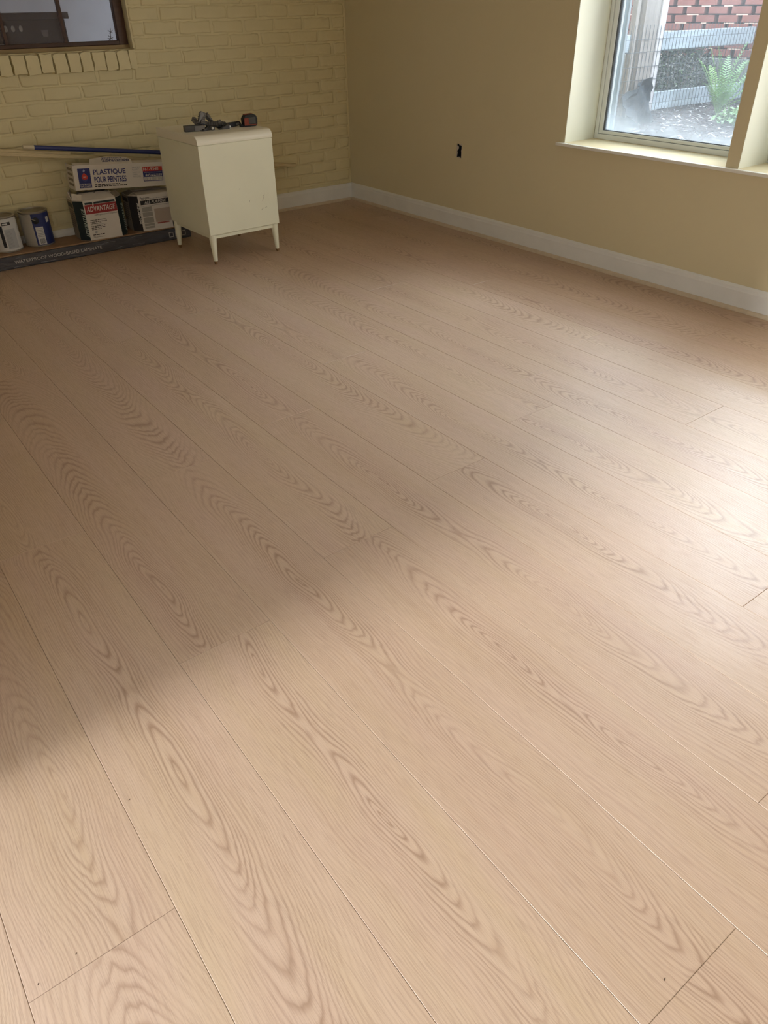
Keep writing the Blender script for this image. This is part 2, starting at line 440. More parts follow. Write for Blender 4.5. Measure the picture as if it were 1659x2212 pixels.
for k in range(-2, 30):
    z0 = 0.140+CH*k; zc = z0+CH/2
    if z0 > 1.62 or zc < 0.06: continue
    off = (k % 2)*BL/2 + rb.uniform(-.012, .012)
    i = 0
    x = -0.012 - (BL/2 if k % 2 else 0)
    spans = [(-BL/2-0.0, -0.004)] if k % 2 else []
    while x > -3.0:
        spans.append((x-BL, x)); x -= BL
    for a, b_ in spans:
        c = (a+b_)/2
        if c < -2.95: continue
        inwin = zc > W3[2]-0.03 and zc < W3[3] and b_ > W3[0] and a < W3[1]
        if inwin:
            if b_ > W3[1]+0.05:
                a = W3[1]+0.004; c = (a+b_)/2
            else: continue
        ln = b_-a
        if 0.93 < zc < 1.06 and c < -1.52 and not (b_ > -1.49):
            continue                                       # the rowlock sill takes this place
        if 0.93 < zc < 1.06 and a < -1.545: a = -1.545; ln = b_-a; c = (a+b_)/2
        if ln < 0.035: continue
        me = rb.choice(variants) if ln > BL*0.7 else rb.choice(halves)
        base = BL if ln > BL*0.7 else BL/2
        put_brick(me, c+rb.uniform(-.003, .003), zc+rb.uniform(-.002, .002), rb.uniform(-0.0010, 0.0035), (ln-0.008)/(base-0.008), rb.uniform(-.009, .009))
rowlock = [brick_mesh(0.100, 0.0660, 0.036, 80+s, 0.35) for s in range(6)]
xs = [-1.547, -1.589, -1.664, -1.735, -1.811, -1.879, -1.955, -2.034, -2.109, -2.185, -2.260, -2.336, -2.412, -2.488, -2.564, -2.64, -2.716, -2.79]
for a, b_ in zip(xs[1:], xs[:-1]):
    o = bpy.data.objects.new('sill_brick', rb.choice(rowlock)); COL.objects.link(o); o.parent = wb
    wdt = b_-a if b_-a > 0.06 else 0.05
    o.location = ((a+b_)/2, 0.0, 0.996+rb.uniform(-.002, .002)); o.rotation_euler = (0, PI/2, 0); o.scale = (1, 1, (wdt-0.001)/0.066)
# ---- window in the brick wall and what is seen through it
w3 = empty('window_3', (0, 0, 0)); tag(w3, 'small dark brown framed window in the painted brick wall', kind='structure')
yf = 0.062
MB().box(W3[0]+0.002, W3[1]-0.002, yf, yf+0.045, 1.070, 1.092).build('bottom_rail', M_DARKWOOD, w3, bevel=0.003)
MB().box(W3[0]+0.002, W3[1]-0.002, yf, yf+0.045, 1.94, 1.978).build('top_rail', M_DARKWOOD, w3, bevel=0.003)
MB().box(-1.598, W3[1]-0.002, yf-0.004, yf+0.045, 1.052, 1.978).build('stile', M_DARKWOOD, w3, bevel=0.003)
MB().box(W3[0]+0.002, W3[0]+0.055, yf-0.004, yf+0.045, 1.052, 1.978).build('stile', M_DARKWOOD, w3, bevel=0.003)
MB().box(W3[0]+0.002, W3[1]-0.002, yf-0.012, yf+0.045, 1.0505, 1.0695).build('sub_sill', mat('tan_sub_sill', (158, 136, 98), rough=0.7), w3)
for xm in (-1.908, -2.235, -2.56):
    MB().box(xm-0.009, xm+0.009, yf+0.004, yf+0.035, 1.089, 1.94).build('muntin', M_DARKWOOD, w3, bevel=0.002)
M_GLASS3 = glass_material('old_window_glass', (190, 186, 190), 0.10, 0.14, 1.05, 1.3, tint=(0.85, 0.85, 0.88), refl=0.5)
xe = [W3[0]+0.055, -2.56, -2.235, -1.908, -1.598]
for a, b_ in zip(xe[:-1], xe[1:]):
    MB().box(a, b_, yf+0.017, yf+0.021, 1.085, 1.945).build('pane', M_GLASS3, w3)
# adjoining room
M_GREYWALL = mat('pale_grey_plaster', (205, 204, 208), rough=0.7, var=0.06, vscale=3)
tag(MB().box(-5.2, 0.9, 2.2, 2.3, -0.06, ZC).build('wall_beyond', M_GREYWALL), 'pale grey wall of the room behind the brick wall', kind='structure')
tag(MB().box(-5.2, 0.9, 0.3, 2.3, ZC, ZC+0.1).build('ceiling_beyond', M_CEIL), kind='structure')
tag(MB().box(-5.2, 0.9, 0.14, 2.3, -0.16, -0.06).build('floor_beyond', M_SUB), kind='structure')

# ---- right-hand windows
M_GLASS = glass_material('dusty_window_glass', (235, 240, 242), 0.07, 0.36, 0.61, 0.88, refl=0.7)
def vinyl_window(name, y0, y1, label):
    w = empty(name, (0, 0, 0)); tag(w, label, kind='structure')
    z0, z1 = 0.609, 1.88; xf = 0.24
    e = 0.001
    # outer frame
    MB().box(xf, xf+0.09, y1-0.024, y1-e, z0, z1).build('frame_jamb', M_VINYL, w, bevel=0.002)
    MB().box(xf, xf+0.09, y0+e, y0+0.024, z0, z1).build('frame_jamb', M_VINYL, w, bevel=0.002)
    MB().box(xf, xf+0.09, y0+0.024, y1-0.024, z0, z0+0.026).build('frame_sill', M_VINYL, w, bevel=0.002)
    MB().box(xf, xf+0.09, y0+0.024, y1-0.024, z1-0.03, z1).build('frame_head', M_VINYL, w, bevel=0.002)
    # sash, set 2 mm in from the frame so the joint shows
    a0, a1, b0, b1 = y0+0.026, y1-0.026, z0+0.028, z1-0.03
    sw = 0.026
    MB().box(xf+0.004, xf+0.05, a1-sw, a1, b0, b1).build('sash_stile', M_VINYL, w, bevel=0.002)
    MB().box(xf+0.004, xf+0.05, a0, a0+sw, b0, b1).build('sash_stile', M_VINYL, w, bevel=0.002)
    MB().box(xf+0.004, xf+0.05, a0+sw, a1-sw, b0, b0+0.016).build('sash_rail', M_VINYL, w, bevel=0.002)
    MB().box(xf+0.004, xf+0.05, a0+sw, a1-sw, b1-0.03, b1).build('sash_rail', M_VINYL, w, bevel=0.002)
    g0, g1, h0, h1 = a0+sw, a1-sw, b0+0.016, b1-0.03
    gk = 0.006
    MB().box(xf+0.010, xf+0.030, g1-gk, g1, h0, h1).build('gasket', M_GASKET, w)
    MB().box(xf+0.010, xf+0.030, g0, g0+gk, h0, h1).build('gasket', M_GASKET, w)
    MB().box(xf+0.010, xf+0.030, g0+gk, g1-gk, h0, h0+0.003).build('gasket', M_GASKET, w)
    MB().box(xf+0.018, xf+0.022, g0, g1, h0, h1).build('pane', M_GLASS, w)
    # outside screen channel
    MB().box(xf+0.06, xf+0.075, g1-0.020, g1+0.004, h0-0.01, h1).build('screen_channel', mat('grey_aluminium', (168, 178, 182), rough=0.4, metal=0.3), w)
    return w
vinyl_window('window_1', W1[0], W1[1], 'white vinyl window beside the corner, looking out on a fern')
vinyl_window('window_2', W2[0], W2[1], 'white vinyl window right of the wall post')
sill = MB().box(-0.022, 0.239, W2[0]-0.05, W1[1]+0.045, 0.5935, 0.6088).build('trim_1', mat('white_sill_paint', (232, 229, 218), rough=0.35, spec=0.45), bevel=0.003)
tag(sill, 'thin white painted window sill board', kind='structure')
M_LITREVEAL = mat('lit_reveal_cream', (224, 223, 204), rough=0.5, var=0.02, vscale=4)  # paler than the wall paint, imitates light falling on the reveals
rv = empty('trim_2', (0, 0, 0)); tag(rv, 'thin cream white skins imitating light on the sides of the window recess', kind='structure')
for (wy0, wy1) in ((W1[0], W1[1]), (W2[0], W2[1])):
    MB().box(0.0005, 0.239, wy1-0.0015, wy1-0.0001, 0.6089, 1.8785).build('lit_reveal_skin', M_LITREVEAL, rv)
    MB().box(0.0005, 0.239, wy0+0.0001, wy0+0.0015, 0.6089, 1.8785).build('lit_reveal_skin', M_LITREVEAL, rv)
ap = MB().box(-0.004, -0.0003, W2[0]-0.03, W1[1]+0.02, 0.578, 0.5934).build('apron', M_WALL, sill)

# ---- baseboards with shoe moulding
def extrude_profile(prof, axis, a, b_):
    """prof: (d, z) with d away from the wall"""
    mb = MB(); n = len(prof)
    P = (lambda d, z, u: (-d, u, z)) if axis == 'x' else (lambda d, z, u: (u, -d, z))
    mb.add([P(d, z, a) for d, z in prof] + [P(d, z, b_) for d, z in prof],
           [tuple(range(n)), tuple(range(2*n-1, n-1, -1))] + [(i, n+i, n+(i+1) % n, (i+1) % n) for i in range(n)])
    return mb
BB = [(0, 0.0), (0.0155, 0.0), (0.0155, 0.092), (0.0125, 0.098), (0.0115, 0.108), (0.007, 0.114), (0.004, 0.118), (0, 0.118)]
SH = [(0.0157, 0.0002)] + [(0.0157+0.014*math.cos(t), 0.0002+0.018*math.sin(t)) for t in [PI/2*k/5 for k in range(6)]]
bb1 = extrude_profile(BB, 'x', YF, -0.0005).build('baseboard_right', M_TRIM); tag(bb1, 'white baseboard along the smooth wall', kind='structure')
extrude_profile(SH, 'x', YF, -0.030).build('shoe_moulding', M_SHOE, bb1)
bb2 = extrude_profile(BB, 'y', XL, -0.0160).build('baseboard_back', M_TRIM); tag(bb2, 'white baseboard along the brick wall', kind='structure'); bb2.location.y = -0.011
extrude_profile(SH, 'y', XL, -0.032).build('shoe_moulding', M_SHOE, bb2)

# ------------------------------------------------------------------ empty outlet opening
ob = empty('outlet_box', (0.002, (OUT[0]+OUT[1])/2, (OUT[2]+OUT[3])/2))
tag(ob, 'empty dark outlet box set in the smooth cream wall', 'outlet box')
M_BOXD = mat('dark_blue_grey_plastic', (38, 40, 44), rough=0.6)
mb = MB(); hw, hh, dp = 0.0245, 0.0395, 0.06
for bx in ((dp, dp+.002, -hw, hw, -hh, hh), (0.004, dp, -hw, -hw+.0015, -hh, hh), (0.004, dp, hw-.0015, hw, -hh, hh), (0.004, dp, -hw+.0015, hw-.0015, -hh, -hh+.0015), (0.004, dp, -hw+.0015, hw-.0015, hh-.0015, hh)):
    mb.box(*bx)
mb.build('box_shell', M_BOXD, ob)
# torn plaster edge: ragged strips reaching into the opening
M_PLASTER = mat('torn_plaster', (196, 184, 170), rough=0.9, bump=0.4, bscale=300)
def ragged(poly, name='torn_plaster'):
    M = Matrix(((0, 0, 1, -0.0025), (1, 0, 0, 0), (0, 1, 0, 0), (0, 0, 0, 1)))
    MB().prism(poly, 0, 0.0035, M).build(name, M_PLASTER, ob)
ragged([(0.0255, 0.041), (0.0255, -0.041), (0.022, -0.036), (0.019, -0.022), (0.0165, -0.012), (0.021, -0.004), (0.016, 0.004), (0.006, 0.014), (0.008, 0.024), (0.012, 0.028), (0.022, 0.027), (0.023, 0.036)])
ragged([(-0.0255, 0.041), (0.004, 0.041), (0.0, 0.033), (-0.012, 0.0335), (-0.0205, 0.031), (-0.0215, 0.014), (-0.018, 0.002), (-0.0205, -0.01), (-0.0195, -0.03), (-0.0215, -0.041), (-0.0255, -0.041)])
ragged([(-0.008, -0.0405), (0.012, -0.0405), (0.006, -0.035), (0.0, -0.033), (-0.005, -0.036)])
for yy in (-0.006, 0.010):
    MB().tube([(0.055, yy, 0.035), (0.040, yy*1.3, 0.010), (0.030, -yy, -0.015), (0.035, yy, -0.022)], 0.0018, 6).build('wire', mat('white_wire', (150, 146, 140), rough=0.5), ob)

# ------------------------------------------------------------------ nightstand
ns = empty('nightstand', (-1.42, -0.69, 0), (0, 0, math.radians(1.4)))
tag(ns, 'cream painted nightstand with rounded top edge and tapered legs', 'nightstand')
M_CREAM = mat('cream_gloss_paint', (236, 234, 209), rough=0.33, spec=0.5, var=0.02, vscale=5, bump=0.04, bscale=40)
M_CREAM2 = mat('cream_gloss_paint_top', (238, 232, 212), rough=0.33, spec=0.5, var=0.02, vscale=5, bump=0.04, bscale=40)
M_SCUFF = mat('dark_scuff', (150, 140, 112), rough=0.6)
hx, hy = 0.2315, 0.258
MB().box(-hx, hx, -hy, hy, 0.165, 0.632).build('body', M_CREAM, ns, bevel=0.003)
# top: slab whose front edge is rolled over in a wide radius
prof = [(hy, 0.634), (hy, 0.678)]
R = 0.036
for k in range(9):
    t = PI/2*k/8
    prof.append((-hy-0.002+R-R*math.sin(t), 0.678-R+R*math.cos(t)))
prof.append((-hy-0.002, 0.634))
mb = MB(); n = len(prof)
mb.add([(-hx-0.002, y, z) for y, z in prof] + [(hx+0.002, y, z) for y, z in prof], [tuple(range(n)), tuple(range(2*n-1, n-1, -1))] + [(i, n+i, n+(i+1) % n, (i+1) % n) for i in range(n)])
mb.build('top', M_CREAM2, ns, smooth=True)
MB().box(-hx+0.004, hx-0.004, -hy+0.004, hy-0.004, 0.6315, 0.6345).build('top_seam', M_CREAM, ns)
for sy in (-1, 1):
    MB().box(-hx+0.03, hx-0.03, sy*(hy-0.022)-0.009, sy*(hy-0.022)+0.009, 0.142, 0.1655).build('apron_rail', M_CREAM, ns, bevel=0.002)
for sx in (-1, 1):
    MB().box(sx*(hx-0.022)-0.009, sx*(hx-0.022)+0.009, -hy+0.03, hy-0.03, 0.142, 0.1655).build('apron_rail', M_CREAM, ns, bevel=0.002)
M_BRASS = mat('dull_brass', (150, 118, 80), rough=0.35, metal=0.8)
for sx in (-1, 1):
    for sy in (-1, 1):
        tx, ty = sx*(hx-0.024), sy*(hy-0.024)
        fx, fy = sx*(hx-0.020), sy*(hy-0.017)
        M = Matrix.Identity(4)
        v = []
        for (r, z) in ((0.0215, 0.166), (0.021, 0.140), (0.0115, 0.018)):
            f_ = (0.166-z)/0.166
            for k in range(14):
                a = 2*PI*k/14; v.append((tx+(fx-tx)*f_+r*math.cos(a), ty+(fy-ty)*f_+r*math.sin(a), z))
        fcs = [tuple(range(13, -1, -1)), tuple(range(28, 42))] + [(j*14+k, j*14+(k+1) % 14, (j+1)*14+(k+1) % 14, (j+1)*14+k) for j in range(2) for k in range(14)]
        lg = MB().add(v, fcs).build('leg', M_CREAM, ns, smooth=True)
        MB().lathe([(0.0098, 0.019), (0.0098, 0.006), (0.0075, 0.004), (0.0075, 0.0)], 14, Matrix.Translation((fx, fy, 0))).build('brass_foot', M_BRASS, lg, smooth=True)
for (px, pz, l, a) in ((0.045, 0.315, 0.007, 1.2), (0.135, 0.315, 0.012, 1.1), (0.142, 0.335, 0.009, 0.9), (0.125, 0.262, 0.010, 0.5), (0.15, 0.268, 0.007, 0.2), (-0.01, 0.39, 0.005, 0.7)):
    M = Matrix.Translation((px, -hy-0.0002, pz)) @ Matrix.Rotation(-a, 4, 'Y')
    MB().box(-l, l, -0.0003, 0.0001, -0.0007, 0.0007, M).build('scuff', M_SCUFF, ns)

# ------------------------------------------------------------------ carton of laminate on the floor
lb = empty('laminate_carton', (-2.17, -0.145, 0.0), (0, 0, math.radians(0.3)))
tag(lb, 'flat black shrink-wrapped carton of laminate planks lying along the brick wall', 'carton')
M_BLACKWRAP = mat('black_shrink_wrap', (70, 70, 77), rough=0.22, spec=0.6, var=0.25, vscale=5, bump=0.9, bscale=14, bdist=0.006, stretch=(2, 8, 9))
M_CARD = mat('brown_laminate_top', (150, 118, 88), rough=0.5, var=0.1, vscale=6, stretch=(1, 6, 1))
M_GREYTXT = mat('grey_print', (188, 184, 180), rough=0.5)
lx0, lx1 = -0.80, 0.70
MB().box(lx0, lx1, -0.115, 0.113, 0.0, 0.070).build('carton_body', M_BLACKWRAP, lb, bevel=0.006, seg=3)
MB().box(lx0+0.01, lx1-0.006, -0.106, 0.113, 0.0702, 0.0785).build('top_board', M_CARD, lb, bevel=0.002)
Mf, Lf = face_frame((lx0, -0.1165), (lx1, -0.1165), 0.0)
lettering('WATERPROOF WOOD-BASED LAMINATE', (0.388, 0.905, 0.028, 0.046), Mf, M_GREYTXT, lb, bold=0.0, name='carton_lettering')
for k in range(3):
    x = 1.348+k*0.042
    mb = MB()
    for (a, b_, c, d) in ((0, .030, 0, .003), (0, .030, .027, .030), (0, .003, .003, .027), (.027, .030, .003, .027)):
        mb.box(x+a, x+b_, 0.02+c, 0.02+d, 0, 0.001, Mf)
    mb.build('printed_symbol', M_GREYTXT, lb)
rw = random.Random(3)
for k in range(16):      # glinting folds of the wrap
    x = rw.uniform(0.02, 0.55) if k < 10 else rw.uniform(0.85, 1.2); z = rw.uniform(0.006, 0.062)
    if k < 10 and 0.26 < x and 0.02 < z < 0.05: z = 0.012
    l = rw.uniform(0.03, 0.09)
    MB().tube([tuple(Mf @ Vector(q)) for q in ((x, z, -0.0005), (x+l*.5, z+rw.uniform(-.006, .006), 0.0008), (x+l, z+rw.uniform(-.008, .008), -0.0005))], 0.0011, 5).build('wrap_fold', mat('clear_wrap_fold', (120, 122, 130), rough=0.15, spec=0.8), lb)
ZT = 0.0787

# ------------------------------------------------------------------ paint cans
M_TIN = mat('tin_plate', (176, 170, 160), rough=0.35, metal=0.75, var=0.08, vscale=12)
M_LID = mat('dusty_can_lid', (150, 142, 128), rough=0.5, metal=0.5, var=0.15, vscale=18)
M_BLUE = mat('blue_can_label', (44, 52, 104), rough=0.4, var=0.05)
M_WHITE = mat('white_can_label', (206, 204, 200), rough=0.45, var=0.05, vscale=10)
M_BLACK = mat('black_print', (36, 34, 36), rough=0.5)
M_GREYPR = mat('pale_grey_print', (150, 150, 150), rough=0.5)
def cyl_patch(R, a0, a1, z0, z1, material, parent, name, n=10):
    mb = MB()
    v = []
    for k in range(n+1):
        a = a0+(a1-a0)*k/n
        for z in (z0, z1):
            for r in (R-0.0004, R): v.append((r*math.cos(a), r*math.sin(a), z))
    f = []
    for k in range(n):
        b_ = 4*k
        f += [(b_+1, b_+5, b_+7, b_+3), (b_, b_+2, b_+6, b_+4), (b_+2, b_+3, b_+7, b_+6), (b_, b_+4, b_+5, b_+1)]
    f += [(0, 1, 3, 2), (4*n, 4*n+2, 4*n+3, 4*n+1)]
    mb.add(v, f)
    return mb.build(name, material, parent, smooth=False)
def paint_can(loc, rot, label, main, halves, ear=0.0):
    c = empty('paint_can', loc, (0, 0, rot)); tag(c, label, 'paint can', 'paint cans on the laminate carton')
    R, H = 0.083, 0.196
    MB().lathe([(R-0.002, 0.0), (R, 0.002), (R, 0.006), (R-0.002, 0.008), (R-0.002, H-0.010), (R, H-0.008), (R+0.0005, H-0.003), (R-0.002, H), (R-0.009, H), (R-0.011, H-0.006), (R-0.011, H-0.02)], 40, closed=False).build('can_body', M_TIN, c, smooth=True)
    MB().lathe([(0.0, H-0.007), (R-0.016, H-0.007), (R-0.0155, H-0.0025), (R-0.0105, H-0.0025), (R-0.0105, H-0.009)], 40, closed=False).build('lid', M_LID, c, smooth=True)
    cyl_patch(R-0.0014, math.radians(0), math.radians(360), 0.009, H-0.011, main, c, 'label_wrap', 48)
    for (a0, a1, z0, z1, m_, nm) in halves:
        cyl_patch(R-0.0008, math.radians(a0), math.radians(a1), z0, z1, m_, c, nm, max(2, int((a1-a0)/7)))
    for s in (0, 180):
        a = math.radians(s+ear)
        M = Matrix.Rotation(a, 4, 'Z') @ Matrix.Translation((R-0.001, 0, H-0.048)) @ Matrix.Rotation(PI/2, 4, 'Y')
        MB().lathe([(0.019, 0.0), (0.018, 0.002), (0.008, 0.0045), (0.0, 0.005)], 16, M, closed=False).build('bail_ear', M_BLACK, c, smooth=True)
    pts = []
    for k in range(19):
        t = -PI/2 + PI*k/18
        q = Matrix.Rotation(math.radians(ear), 3, 'Z') @ Vector((math.sin(t)*(R+0.004), -math.cos(t)*(R+0.012)*0.99, H-0.046+math.cos(t)*0.044)); pts.append(tuple(q))
    MB().tube(pts, 0.0017, 6).build('bail_handle', M_TIN, c, smooth=True)
    return c
# towards the camera is about azimuth 256 deg
c1 = paint_can((-2.566, -0.122, ZT), 0.35, 'paint can with white label, leftmost on the laminate carton', M_WHITE,
   [(238, 272, 0.150, 0.167, M_BLACK, 'brand_strip'), (242, 286, 0.02, 0.128, mat('light_grey_label', (172, 172, 172)), 'text_panel'), (225, 237, 0.03, 0.15, M_BLACK, 'dark_band')])
c2 = paint_can((-2.376, -0.108, ZT), -0.55, 'paint can with dark blue and silver label beside the joint compound box', M_BLUE,
   [(190, 276, 0.009, 0.185, mat('silver_label', (176, 172, 164), rough=0.4, metal=0.2), 'silver_panel'), (283, 314, 0.012, 0.112, mat('white_barcode_label', (205, 202, 200)), 'barcode_label')], 291)
for c, a0, a1, z0, nrow, dz in ((c1, math.radians(244), math.radians(272), 0.115, 14, 0.0065),):
    for k in range(nrow):
        cyl_patch(0.0832-0.0004, a0, a0+(a1-a0)*random.uniform(.7, 1), z0-k*dz, z0-k*dz+0.0022, M_GREYPR, c, 'fine_print', 4)
cyl_patch(0.0829, math.radians(241), math.radians(260), 0.154, 0.162, M_WHITE, c1, 'brand_print', 3)
for k in range(9):
    a = 290+k*2.3
    cyl_patch(0.0829, math.radians(a), math.radians(a+(0.9 if k % 3 else 1.3)), 0.018, 0.046, M_BLACK, c2, 'barcode_bar', 1)
for k in range(6):
    cyl_patch(0.0829, math.radians(286), math.radians(311), 0.056+k*0.009, 0.059+k*0.009, M_GREYPR, c2, 'fine_print', 3)
cyl_patch(0.0829, math.radians(335), math.radians(352), 0.13, 0.16, M_WHITE, c2, 'label_mark', 3)

# ------------------------------------------------------------------ joint compound boxes (chamfered corners)
M_WCARD = mat('white_carton', (214, 206, 196), rough=0.6, var=0.04, vscale=9, bump=0.15, bscale=30)
M_GCARD = mat('grey_printed_carton', (150, 140, 126), rough=0.6, var=0.12, vscale=14)
M_DGREEN = mat('dark_green_print', (34, 46, 48), rough=0.5)
M_DBLACK = mat('charcoal_print', (40, 36, 38), rough=0.5)
M_RED = mat('red_print', (150, 44, 48), rough=0.5)
M_WPRINT = mat('white_print', (214, 208, 200), rough=0.5)
def compound_box(loc, rot, W, D, H, ch, stripe, label):
    b = empty('joint_compound_box', loc, (0, 0, rot)); tag(b, label, 'cardboard box', 'joint compound boxes')
    a, d = W/2, D/2
    poly = [(-a+ch, -d), (a-ch, -d), (a, -d+ch), (a, d-ch), (a-ch, d), (-a+ch, d), (-a, d-ch), (-a, -d+ch)]
    MB().prism(poly, 0, H).build('carton_body', M_WCARD, b, bevel=0.002)
    for (p, q) in ((poly[7], poly[0]), (poly[1], poly[2])):
        M, L = face_frame(p, q, 0); patch((0, L, 0.002, H-0.002), M, stripe, b, 'corner_stripe')
    Ms, Ls = face_frame(poly[6], poly[7], 0)
    patch((0, Ls, 0.002, H-0.002), Ms, M_GCARD, b, 'side_print')
    smalltext([(0.02, Ls-0.015, H*0.72-k*0.013, 0.004) for k in range(8)], Ms, M_DBLACK, b)
    patch((0.01, Ls-0.01, H*0.80, H*0.92), Ms, stripe, b, 'side_band', 0.0009)
    return b, poly, H
adv, pol, H = compound_box((-2.012, -0.142, ZT), math.radians(-3), 0.290, 0.222, 0.228, 0.047, M_DGREEN, 'joint compound box with red ADVANTAGE band beside the blue paint can')
M, L = face_frame(pol[0], pol[1], 0)
patch((0.0, L, 0.001, H-0.001), M, M_WCARD, adv, 'front_label')
patch((0.010, L-0.006, 0.206, 0.217), M, M_DGREEN, adv, 'green_bar', 0.0012)
patch((0.006, L-0.001, 0.152, 0.204), M, M_RED, adv, 'red_band', 0.0012)
lettering('ADVANTAGE', (0.014, L-0.010, 0.164, 0.193), M, M_WPRINT, adv, shear=0.18, bold=0.012, off=0.0018)
lettering('All Purpose Joint Compound', (0.052, L-0.004, 0.136, 0.148), M, M_DBLACK, adv, shear=0.2, bold=0.0, off=0.0018)
smalltext([(0.02, 0.118, 0.112, 0.004), (0.02, 0.122, 0.102, 0.004), (0.02, 0.085, 0.093, 0.004), (0.02, 0.128, 0.087, 0.0012), (0.02, 0.105, 0.078, 0.004), (0.02, 0.106, 0.069, 0.004), (0.02, 0.078, 0.060, 0.004)], M, M_DBLACK, adv)
smalltext([(0.02, 0.090, 0.028, 0.005), (0.02, 0.06, 0.020, 0.002), (0.02, 0.09, 0.015, 0.002)], M, M_DBLACK, adv, 'maker_print')
MB().lathe([(0.009, 0), (0.009, 0.0006)], 12, M @ Matrix.Translation((0.042, 0.045, 0.0006)) @ Matrix.Diagonal((1, 0.6, 1, 1))).build('seal_mark', M_GREYPR, adv)
torn = MB(); torn.prism([(0.046, 0.228), (0.066, 0.229), (0.062, 0.208), (0.060, 0.196), (0.053, 0.199), (0.057, 0.212), (0.05, 0.222)], 0, 0.0016, M); torn.build('torn_paper', M_WPRINT, adv)
Mv, Lv = face_frame(pol[7], pol[0], 0)
V90 = lambda M_, x, z: M_ @ Matrix.Translation((x, z, 0)) @ Matrix.Rotation(PI/2, 4, 'Z')
lettering('ADVANTAGE', (0, 0.165, -0.024, 0.0), V90(Mv, Lv*0.70-0.000, 0.020), mat('pale_green_print', (190, 200, 190)), adv, shear=0.15, bold=0.01, off=0.0014)
Mv, Lv = face_frame(pol[1], pol[2], 0)
lettering('ADVANTAGE', (0, 0.165, -0.024, 0.0), V90(Mv, Lv*0.70, 0.018), mat('pale_green_print', (190, 200, 190)), adv, shear=0.15, bold=0.01, off=0.0014)
# open crumpled top flaps
def flap(pts, parent, material, name='top_flap', th=0.003):
    ps = [Vector(p) for p in pts]; n = (ps[1]-ps[0]).cross(ps[2]-ps[0]).normalized()*th
    k = len(ps)
    MB().add([tuple(p) for p in ps]+[tuple(p+n) for p in ps], [tuple(range(k-1, -1, -1)), tuple(range(k, 2*k))]+[(i, (i+1) % k, k+(i+1) % k, k+i) for i in range(k)]).build(name, material, parent)
M_KRAFT = mat('grey_kraft_inside', (140, 130, 116), rough=0.8, var=0.1)
M_BAG = mat('grey_plastic_liner', (128, 126, 120), rough=0.35, var=0.1, bump=0.8, bscale=25, bdist=0.006)
a, d = 0.145, 0.111
flap([(-a+.047, -d+.001, H), (a-.047, -d+.001, H), (a-.055, -d+.075, H+.026), (-a+.05, -d+.07, H+.030)], adv, M_WCARD)
flap([(-a+.001, -d+.047, H), (-a+.001, d-.047, H), (-a+.03, d-.05, H+.045), (-a-.012, -d+.055, H+.050)], adv, M_WCARD)
flap([(-a+.001, -d+.047, H), (-a+.046, -d+.002, H), (-a+.060, -d+.03, H+.028), (-a+.01, -d+.060, H+.036)], adv, M_WCARD)
flap([(a-.047, -d+.001, H), (a-.001, -d+.047, H), (a-.02, -d+.07, H+.028), (a-.06, -d+.04, H+.020)], adv, M_KRAFT)
lin_ = MB()
rl = random.Random(9); gx, gy = 9, 7; v = []
for j in range(gy):
    for i in range(gx):
        X = -0.105+0.21*i/(gx-1); Y = -0.07+0.15*j/(gy-1)
        e = min(i, gx-1-i, j, gy-1-j)
        v.append((X, Y, H-0.004+(0.028+rl.uniform(-.008, .010) if e else 0)))
lin_.add(v, [(j*gx+i, j*gx+i+1, (j+1)*gx+i+1, (j+1)*gx+i) for j in range(gy-1) for i in range(gx-1)])
lin_.build('plastic_liner', M_BAG, adv)

pro, pol, H = compound_box((-1.672, -0.140, ZT), math.radians(-4), 0.290, 0.222, 0.212, 0.047, M_DBLACK, 'joint compound box with black PROFORM corner stripe behind the nightstand')
M, L = face_frame(pol[0], pol[1], 0)
patch((0, L, 0.001, H-0.001), M, M_WCARD, pro, 'front_label')
lettering('ProForm', (0.012, 0.072, 0.186, 0.203), M, M_DBLACK, pro, shear=0.2, bold=0.012, off=0.0014)
smalltext([(0.074, L-0.01, 0.187, 0.003)], M, M_GREYPR, pro)
patch((0.012, L, 0.156, 0.181), M, M_DBLACK, pro, 'black_band', 0.0012)
lettering('ALL PURPOSE', (0.036, 0.176, 0.160, 0.177), M, M_WPRINT, pro, shear=0.2, bold=0.014, off=0.0018)
patch((0.010, L, 0.146, 0.148), M, M_GREYPR, pro, 'rule', 0.001)
for k, (a0, a1) in enumerate(((0.115, 0.142), (0.085, 0.112), (0.047, 0.080), (0.030, 0.044), (0.014, 0.027))):
    patch((0.014, 0.078, a0, a1), M, mat('grey_text_block', (158, 152, 142)), pro, 'text_block', 0.001)
patch((0.090, L, 0.045, 0.125), M, mat('beige_picture_block', (180, 162, 146)), pro, 'picture_block', 0.001)
patch((0.098, L-0.02, 0.035, 0.043), M, mat('dull_red_print', (150, 80, 72)), pro, 'red_strip', 0.0012)
Mv, Lv = face_frame(pol[7], pol[0], 0)
lettering('PROFORM', (0, 0.125, -0.025, 0.0), V90(Mv, Lv*0.78, 0.045), M_WPRINT, pro, shear=0.2, bold=0.012, off=0.0014)
patch((Lv*0.84, Lv*0.87, 0.045, 0.165), Mv, M_WPRINT, pro, 'underline', 0.0012)
a, d = 0.145, 0.111
flap([(-a+.047, -d+.001, H), (a-.047, -d+.001, H), (a-.05, -d+.09, H+.004), (-a+.05, -d+.09, H+.006)], pro, M_WCARD)
flap([(-a+.047, d-.001, H), (a-.047, d-.001, H), (a-.05, d-.09, H+.006), (-a+.05, d-.09, H+.009)], pro, M_WCARD)
flap([(-a+.001, -d+.047, H), (-a+.001, d-.047, H), (-a+.05, d-.06, H+.012), (-a+.04, -d+.055, H+.014)], pro, M_GCARD)

